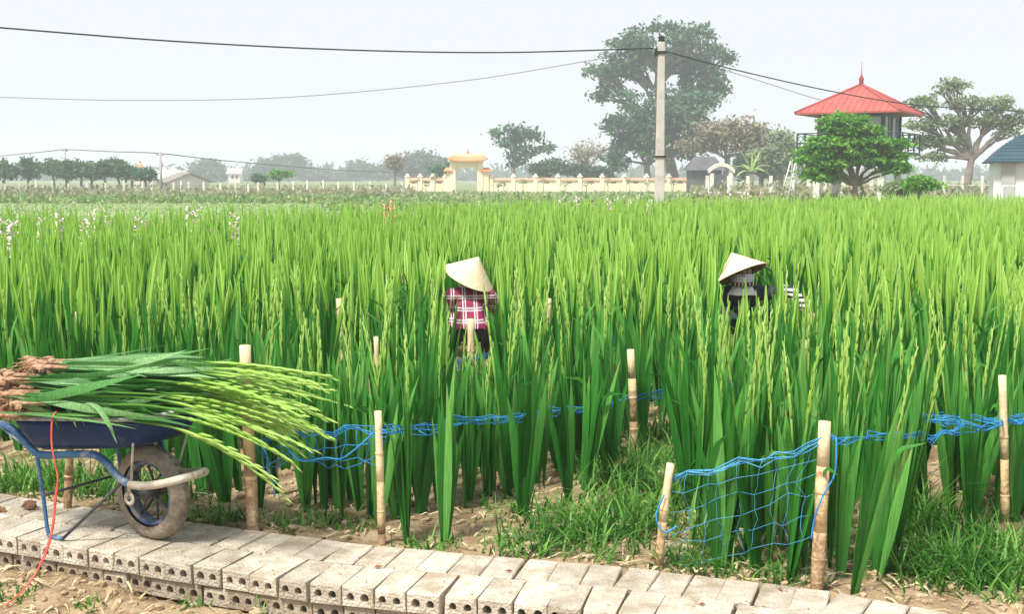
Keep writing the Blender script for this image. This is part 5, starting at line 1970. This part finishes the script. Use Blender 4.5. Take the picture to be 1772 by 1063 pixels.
# deck, railing, stilts
DS = 2.30
MB().add(*box(-DS, DS, -DS, DS, fz - .14, fz - .004)).build('deck', M['tower_green'], tower)
for side in range(4):
    Mr = Matrix.Rotation(side * math.pi / 2, 4, 'Z')
    for zz in (fz + .42, fz + .86):
        MB().add(xf(tube([(-DS + .05, -DS + .05, zz), (DS - .05, -DS + .05, zz)], .028, 6)[0], Mr), tube([(0, 0, 0), (1, 0, 0)], .028, 6)[1]).build('rail', M['tower_green'], tower)
    for k in range(5):
        x = -DS + .05 + (2 * DS - .1) * k / 4
        if k == 4:
            continue
        V, F = box(x - .03, x + .03, -DS + .02, -DS + .08, fz, fz + .86)
        MB().add(xf(V, Mr), F).build('rail_post', M['tower_green'], tower)
        V, F = tube([(x, -DS + .05, fz + .84), (x + (2 * DS - .1) / 4, -DS + .05, fz + .03)], .018, 5)
        MB().add(xf(V, Mr), F).build('rail_brace', M['tower_green'], tower)
for (sx, sy) in ((-1, -1), (1, -1), (1, 1), (-1, 1)):
    MB().add(*cbox(sx * CS - .16, sx * CS + .16, sy * CS - .16, sy * CS + .16, 0, fz - .145, .02)).build('stilt', M['white_post'], tower)
# sloping lattice ladder at its left
ld = empty('ladder', (at(1362, HZ, 60).x, 60, -.05))
tag(ld, 'pale leaning trestle ladder left of the small tree', 'ladder')
zt_ = at(886, 272, 60).z + .05
for (xb_, xt_, y_) in ((-.45, .20, -.25), (-.05, .45, -.25), (.55, .50, .35), (.25, .28, .35)):
    MB().add(*tube([(xb_, y_, 0), (xt_, y_ * .2, zt_)], .035, 6)).build('rail', M['white_post'], ld, True)
for k in range(6):
    t = (k + 1) / 7
    MB().add(*tube([(-.45 + .65 * t, -.25 + .2 * t, zt_ * t), (-.05 + .5 * t, -.25 + .2 * t, zt_ * t)], .024, 5)).build('rung', M['white_post'], ld, True)

# ================================================================== hut with the blue roof at the right edge
HY = 40.0
hx0 = at(1720, HZ, HY).x
hut = empty('hut', (hx0, HY, -.05), R(-19))
tag(hut, 'whitewashed hut with dark blue tile roof cut by the right picture edge', 'hut')


def hz_(v):
    return at(886, v, HY).z + .05


ev, rg = hz_(279), hz_(229)
W_, D_ = 3.6, 2.6
MB().add(*box(.0, W_, .0, D_, 0, ev - .06)).build('wall', M['hut_wall'], hut)
MB().add(*box(.24, .66, -.10, -.004, 0, ev - .065)).build('column', M['hut_column'], hut)
MB().add(*box(1.6, 1.98, -.10, -.004, 0, ev - .065)).build('column', M['hut_column'], hut)
# hipped, slightly domed roof
V, F = [], []
x0, x1, y0, y1 = -.22, W_ + .3, -.35, D_ + .35
rings_ = []
for k, (t, zt2) in enumerate(((0, 0), (.22, .34), (.45, .63), (.68, .86), (.88, 1.0))):
    ix = (x1 - x0) * .34 * t; iy = (y1 - y0) * .5 * t
    z = ev + (rg - ev) * zt2
    rings_.append([(x0 + ix, y0 + iy, z), (x1 - ix, y0 + iy, z), (x1 - ix, y1 - iy, z), (x0 + ix, y1 - iy, z)])
for r_ in rings_:
    V += r_
for k in range(len(rings_) - 1):
    for i in range(4):
        j = (i + 1) % 4
        F.append((k * 4 + i, k * 4 + j, (k + 1) * 4 + j, (k + 1) * 4 + i))
F.append(tuple(range(4 * len(rings_) - 4, 4 * len(rings_))))
rfh = MB().add(V, F).build('roof', M['hut_roof'], hut)
MB().add(*box(x0 - .03, x1 + .03, y0 - .03, y1 + .03, ev - .055, ev - .003)).build('eaves_board', M['hut_roof'], rfh)
for k in range(9):                                       # tile courses
    t = (k + .5) / 10 * .88
    zt2 = np.interp(t, (0, .22, .45, .68, .88), (0, .34, .63, .86, 1.0))
    ix = (x1 - x0) * .34 * t; iy = (y1 - y0) * .5 * t
    z = ev + (rg - ev) * zt2 + .006
    MB().add(*tube([(x0 + ix, y0 + iy, z), (x1 - ix, y0 + iy, z)], .012, 4)).build('tile_course', M['hut_roof'], rfh)
    MB().add(*tube([(x0 + ix, y0 + iy, z), (x0 + ix, y1 - iy, z)], .012, 4)).build('tile_course', M['hut_roof'], rfh)
hp = empty('pipe_rail', (hx0 - .3, HY - 1.2, -.05))
tag(hp, 'thin pale pipe rail in front of the blue roofed hut', 'rail')
zr = at(886, 322, HY - 1.2).z + .05
MB().add(*tube([(0, 0, zr), (3.4, -.2, zr)], .02, 6)).build('rail', M['white_post'], hp, True)
for k in range(3):
    MB().add(*tube([(.1 + 1.4 * k, -.08 * k, 0), (.1 + 1.4 * k, -.08 * k, zr)], .02, 6)).build('post', M['white_post'], hp, True)

# ================================================================== sheds, arch and houses in the distance
sh = empty('shed', (at(1218, HZ, 106).x, 106, -.05))
tag(sh, 'dark grey thatched shed between the wall and the white arch', 'shed')
s = ppm(106)
w_ = 26 / s
zt_ = at(886, 290, 106).z; zr = at(886, 270, 106).z
MB().add(*box(-w_, w_, -1.4, 1.4, 0, zt_)).build('wall', M['shed_grey'], sh)
V = [(-w_ - .3, -1.8, zt_ - .2), (w_ + .3, -1.8, zt_ - .2), (w_ + .3, 1.8, zt_ - .2), (-w_ - .3, 1.8, zt_ - .2), (-w_ * .7, 0, zr), (w_ * .7, 0, zr)]
MB().add(V, [(0, 1, 5, 4), (1, 2, 5), (2, 3, 4, 5), (3, 0, 4), (3, 2, 1, 0)]).build('roof', M['shed_grey'], sh)

ar = empty('garden_arch', (at(1248, HZ, 98).x, 98, -.05))
tag(ar, 'white arched garden gateway with dark door beside the shed', 'gateway')
s = ppm(98)
hw = 16 / s
za = at(886, 300, 98).z + .05; zk = at(886, 284, 98).z + .05
for sx in (-1, 1):
    MB().add(*cbox(sx * hw - .16, sx * hw + .16, -.2, .2, 0, za, .02)).build('post', M['white_post'], ar)
V, F = [], []
n = 12
for yy in (-.26, .26):
    for i in range(n + 1):
        t = i / n * 2 - 1
        z = za + .01 + (zk - za) * (1 - t * t) * .75
        V += [(t * (hw + .28), yy, z), (t * (hw + .34), yy, z + .30)]
m = 2 * (n + 1)
for i in range(n):
    a = 2 * i
    F += [(a, a + 2, a + 3, a + 1), (m + a + 2, m + a, m + a + 1, m + a + 3), (a + 1, a + 3, m + a + 3, m + a + 1), (a + 2, a, m + a, m + a + 2)]
F += [(0, 1, m + 1, m), (2 * n + 1, 2 * n, m + 2 * n, m + 2 * n + 1)]
MB().add(V, F).build('arch', M['white_post'], ar)
MB().add(*box(-hw + .163, hw - .163, -.04, .04, 0, za - .1)).build('door', M['shed_grey'], ar)

# low white rail fence with posts on the right
fr_ = empty('post_fence', (at(1195, HZ, 84).x, 84, -.05))
tag(fr_, 'white post fence with low rail below the shed and banana plant', 'fence')
fx0 = at(1195, HZ, 84).x
for u in (1224, 1261, 1294, 1334, 1372, 1400, 1428, 1460, 1508):
    x = at(u, HZ, 84).x - fx0
    MB().add(*box(x - .11, x + .11, -.1, .1, 0, at(886, 304, 84).z + .05)).build('post', M['white_post'], fr_)
MB().add(*box(0, at(1540, HZ, 84).x - fx0, -.132, -.104, .18, .40)).build('rail', M['white_post'], fr_)
# right-hand fence behind the shrubs
fr_ = empty('post_fence', (at(1600, HZ, 66).x, 66, -.05))
tag(fr_, 'thin pale post fence between the watchtower and the hut', 'fence')
fx0 = at(1600, HZ, 66).x
for u in (1634, 1666, 1700, 1735):
    x = at(u, HZ, 66).x - fx0
    MB().add(*box(x - .06, x + .06, -.06, .06, 0, at(886, 304, 66).z + .05)).build('post', M['white_post'], fr_)
MB().add(*tube([(0, 0, 1.0), (5.2, 0, 1.0)], .02, 5)).build('rail', M['white_post'], fr_)
# long concrete post fence on the left
fl_ = empty('post_fence', (at(0, HZ, 94).x, 94, -.05))
tag(fl_, 'long line of pale concrete fence posts across the scrub at left', 'fence')
fx0 = at(0, HZ, 94).x
q = random.Random(2)
for u in (8, 34, 62, 90, 118, 150, 182, 214, 246, 262, 300, 313, 326, 352, 381, 407, 429, 446, 480, 507, 531, 559, 585, 612, 640, 668, 695):
    x = at(u, HZ, 94).x - fx0
    MB().add(*box(x - .07, x + .07, -.07, .07, 0, at(886, q.uniform(312, 318), 94).z + .05)).build('post', M['white_post'], fl_)
for zz in (.45, .8):
    MB().add(*tube([(0, 0, zz), (at(700, HZ, 94).x - fx0, 0, zz)], .012, 4)).build('strand', M['wire_far'], fl_)


def house(name, label, u, Y, wpx, v_eave, v_ridge, depth, rz, roofm, wallm='house_wall'):
    s = ppm(Y)
    root = empty(name, (at(u, HZ, Y).x, Y, -.05), rz)
    tag(root, label, 'house')
    w_ = wpx / s / 2
    ze, zr = at(886, v_eave, Y).z + .05, at(886, v_ridge, Y).z + .05
    V = [(-w_, -depth, 0), (w_, -depth, 0), (w_, depth, 0), (-w_, depth, 0), (-w_, -depth, ze), (w_, -depth, ze), (w_, depth, ze), (-w_, depth, ze), (-w_, 0, zr - .05), (w_, 0, zr - .05)]
    MB().add(V, [(0, 1, 5, 4), (1, 2, 6, 9, 5), (2, 3, 7, 6), (3, 0, 4, 8, 7)]).build('wall', M[wallm], root)
    e = .35
    V = [(-w_ - e, -depth - e, ze - .12), (w_ + e, -depth - e, ze - .12), (w_ + e, 0, zr), (-w_ - e, 0, zr), (w_ + e, depth + e, ze - .12), (-w_ - e, depth + e, ze - .12)]
    V += [(x, y, z + .10) for x, y, z in V]
    MB().add(V, [(0, 3, 2, 1), (3, 5, 4, 2), (6, 7, 8, 9), (9, 8, 10, 11), (0, 1, 7, 6), (1, 2, 8, 7), (2, 4, 10, 8), (4, 5, 11, 10), (5, 3, 9, 11), (3, 0, 6, 9)]).build('roof', M[roofm], root)
    for k, xx in enumerate((-.45, .25)):
        wn = MB().add(*box(xx * w_, xx * w_ + .5, -depth - .02, -depth - .004, ze * .45, ze * .8)).build('window', M['glass_dark'], root)
        MB().add(*box(xx * w_ - .05, xx * w_ + .55, -depth - .05, -depth - .022, ze * .40, ze * .445)).build('sill', M[wallm], wn)
    return root


house('house', 'small house with grey gabled roof at left behind the fence posts', 318, 125, 50, 314, 300, 2.2, R(-52), 'house_roof')
house('house', 'low pale roofed house behind the distant grey pole at left', 290, 140, 34, 309, 296, 2.0, R(12), 'house_wall', 'house_wall')
house('house', 'far white house block between the hazy trees at left', 408, 260, 20, 300, 292, 2.6, R(5), 'house_wall', 'house_wall')
# little red roofed shrine tower at left
sr = empty('shrine_tower', (at(243, HZ, 118).x, 118, -.05))
tag(sr, 'tiny orange tiered shrine tower above the tree row at left', 'shrine')
MB().add(*box(-.5, .5, -.5, .5, 0, 1.5)).build('base', M['house_wall'], sr)
for k, (z, w_) in enumerate(((1.5, .75), (1.95, .58), (2.35, .42))):
    V = [(-w_, -w_, z), (w_, -w_, z), (w_, w_, z), (-w_, w_, z), (-w_ * .35, -w_ * .35, z + .33), (w_ * .35, -w_ * .35, z + .33), (w_ * .35, w_ * .35, z + .33), (-w_ * .35, w_ * .35, z + .33)]
    MB().add(V, [(3, 2, 1, 0), (0, 1, 5, 4), (1, 2, 6, 5), (2, 3, 7, 6), (3, 0, 4, 7), (4, 5, 6, 7)]).build('tier_roof', M['gate_tile'], sr)
    MB().add(*box(-w_ * .34, w_ * .34, -w_ * .34, w_ * .34, z + .331, z + .45)).build('tier', M['gate_cream'], sr)
MB().add(*lathe([(.10, 0), (.12, .1), (.03, .3), (.002, .45)], 8, c=(0, 0, 2.80))).build('finial', M['gate_tile'], sr, True)

# ------------------------------------------------------------------ scrub, hedge and far wood (uncountable)
def tufts(name, label, cat, m, n, region, hgt, size, seed, z=0.0):
    """upright leafy scraps spread over a region function"""
    g = np.random.default_rng(seed)
    P, T, SZ, HH = [], [], [], []
    q = random.Random(seed)
    k = 0
    while k < n:
        x, y, hh = region(q)
        d = mnoise.noise(Vector((x * .22, y * .22, seed)))
        if q.random() > .55 + .6 * d:
            k += .2
            continue
        zz = abs(q.gauss(0, .5)) * hh * hgt
        P.append((x, y, z + min(zz, hgt * hh)))
        T.append(min(1, max(0, .5 + .5 * d + q.gauss(0, .2))))
        SZ.append(size * q.uniform(.5, 1.5))
        k += 1
    P, T, SZ = np.array(P), np.array(T), np.array(SZ)
    n = len(P)
    a = g.normal(size=(n, 3)) * np.array([.6, .6, .9]); a /= np.linalg.norm(a, axis=1)[:, None]
    bb = np.cross(a, g.normal(size=(n, 3))); bb /= np.linalg.norm(bb, axis=1)[:, None]
    A, B = a * SZ[:, None], bb * SZ[:, None] * .42
    V = np.stack([P - A, P - B, P + A, P + B], 1).reshape(-1, 3)
    o = link(name, np_mesh(name, V, np.arange(4 * n).reshape(-1, 4), np.repeat(T, 4), M[m], smooth=False))
    tag(o, label, cat, kind='stuff')


def reg(u0, u1, y0, y1, h0=1.0):
    def f(q):
        y = q.uniform(y0, y1)
        u = q.uniform(u0, u1)
        return (u - CXP) / FPX * y, y, h0 * q.uniform(.3, 1.0)
    return f


tufts('dry_scrub', 'grey brown dry scrub across the plot behind the left meadow', 'scrub', 'scrub', 10000, reg(-60, 720, 80, 112), .75, .18, 41)
tufts('hedge_bank', 'low dark green hedge bank along the far side of the left meadow', 'hedge', 'bank_grass', 6000, reg(-60, 660, 62, 74), .45, .16, 42)
tufts('track_grass', 'dry yellowish grass along the dirt track before the temple wall', 'grass', 'bank_grass', 9000, reg(560, 1560, 48, 100), .30, .16, 43)
tufts('garden_scrub', 'mixed scrub and low plants under the trees at right', 'scrub', 'scrub', 8000, reg(1195, 1780, 50, 110), 1.1, .18, 44)
tufts('meadow_grass', 'short pale green grass of the meadow beyond the flowers at left', 'grass', 'bank_grass', 9000, reg(-60, 900, 37, 62), .05, .055, 45)
tufts('far_wood', 'blurred low woodland along the whole horizon', 'woodland', 'tree_far', 9000, reg(-80, 1860, 380, 440), 5.5, 1.6, 46)

# ================================================================== the hazy air
hb = MB().add(*box(-760, 760, -60, 760, -1.4, 24.0))
hm = bpy.data.materials.new('haze')
hm.use_nodes = True
ht = hm.node_tree
ht.nodes.remove(ht.nodes['Principled BSDF'])
pv = ht.nodes.new('ShaderNodeVolumePrincipled')
pv.inputs['Color'].default_value = (0.86, 0.91, 1.0, 1)
pv.inputs['Density'].default_value = 0.0016
pv.inputs['Anisotropy'].default_value = 0.0
ht.links.new(pv.outputs[0], ht.nodes['Material Output'].inputs['Volume'])
ho = hb.build('haze', hm)
tag(ho, 'pale bluish haze filling the air over the fields', 'haze', kind='stuff')
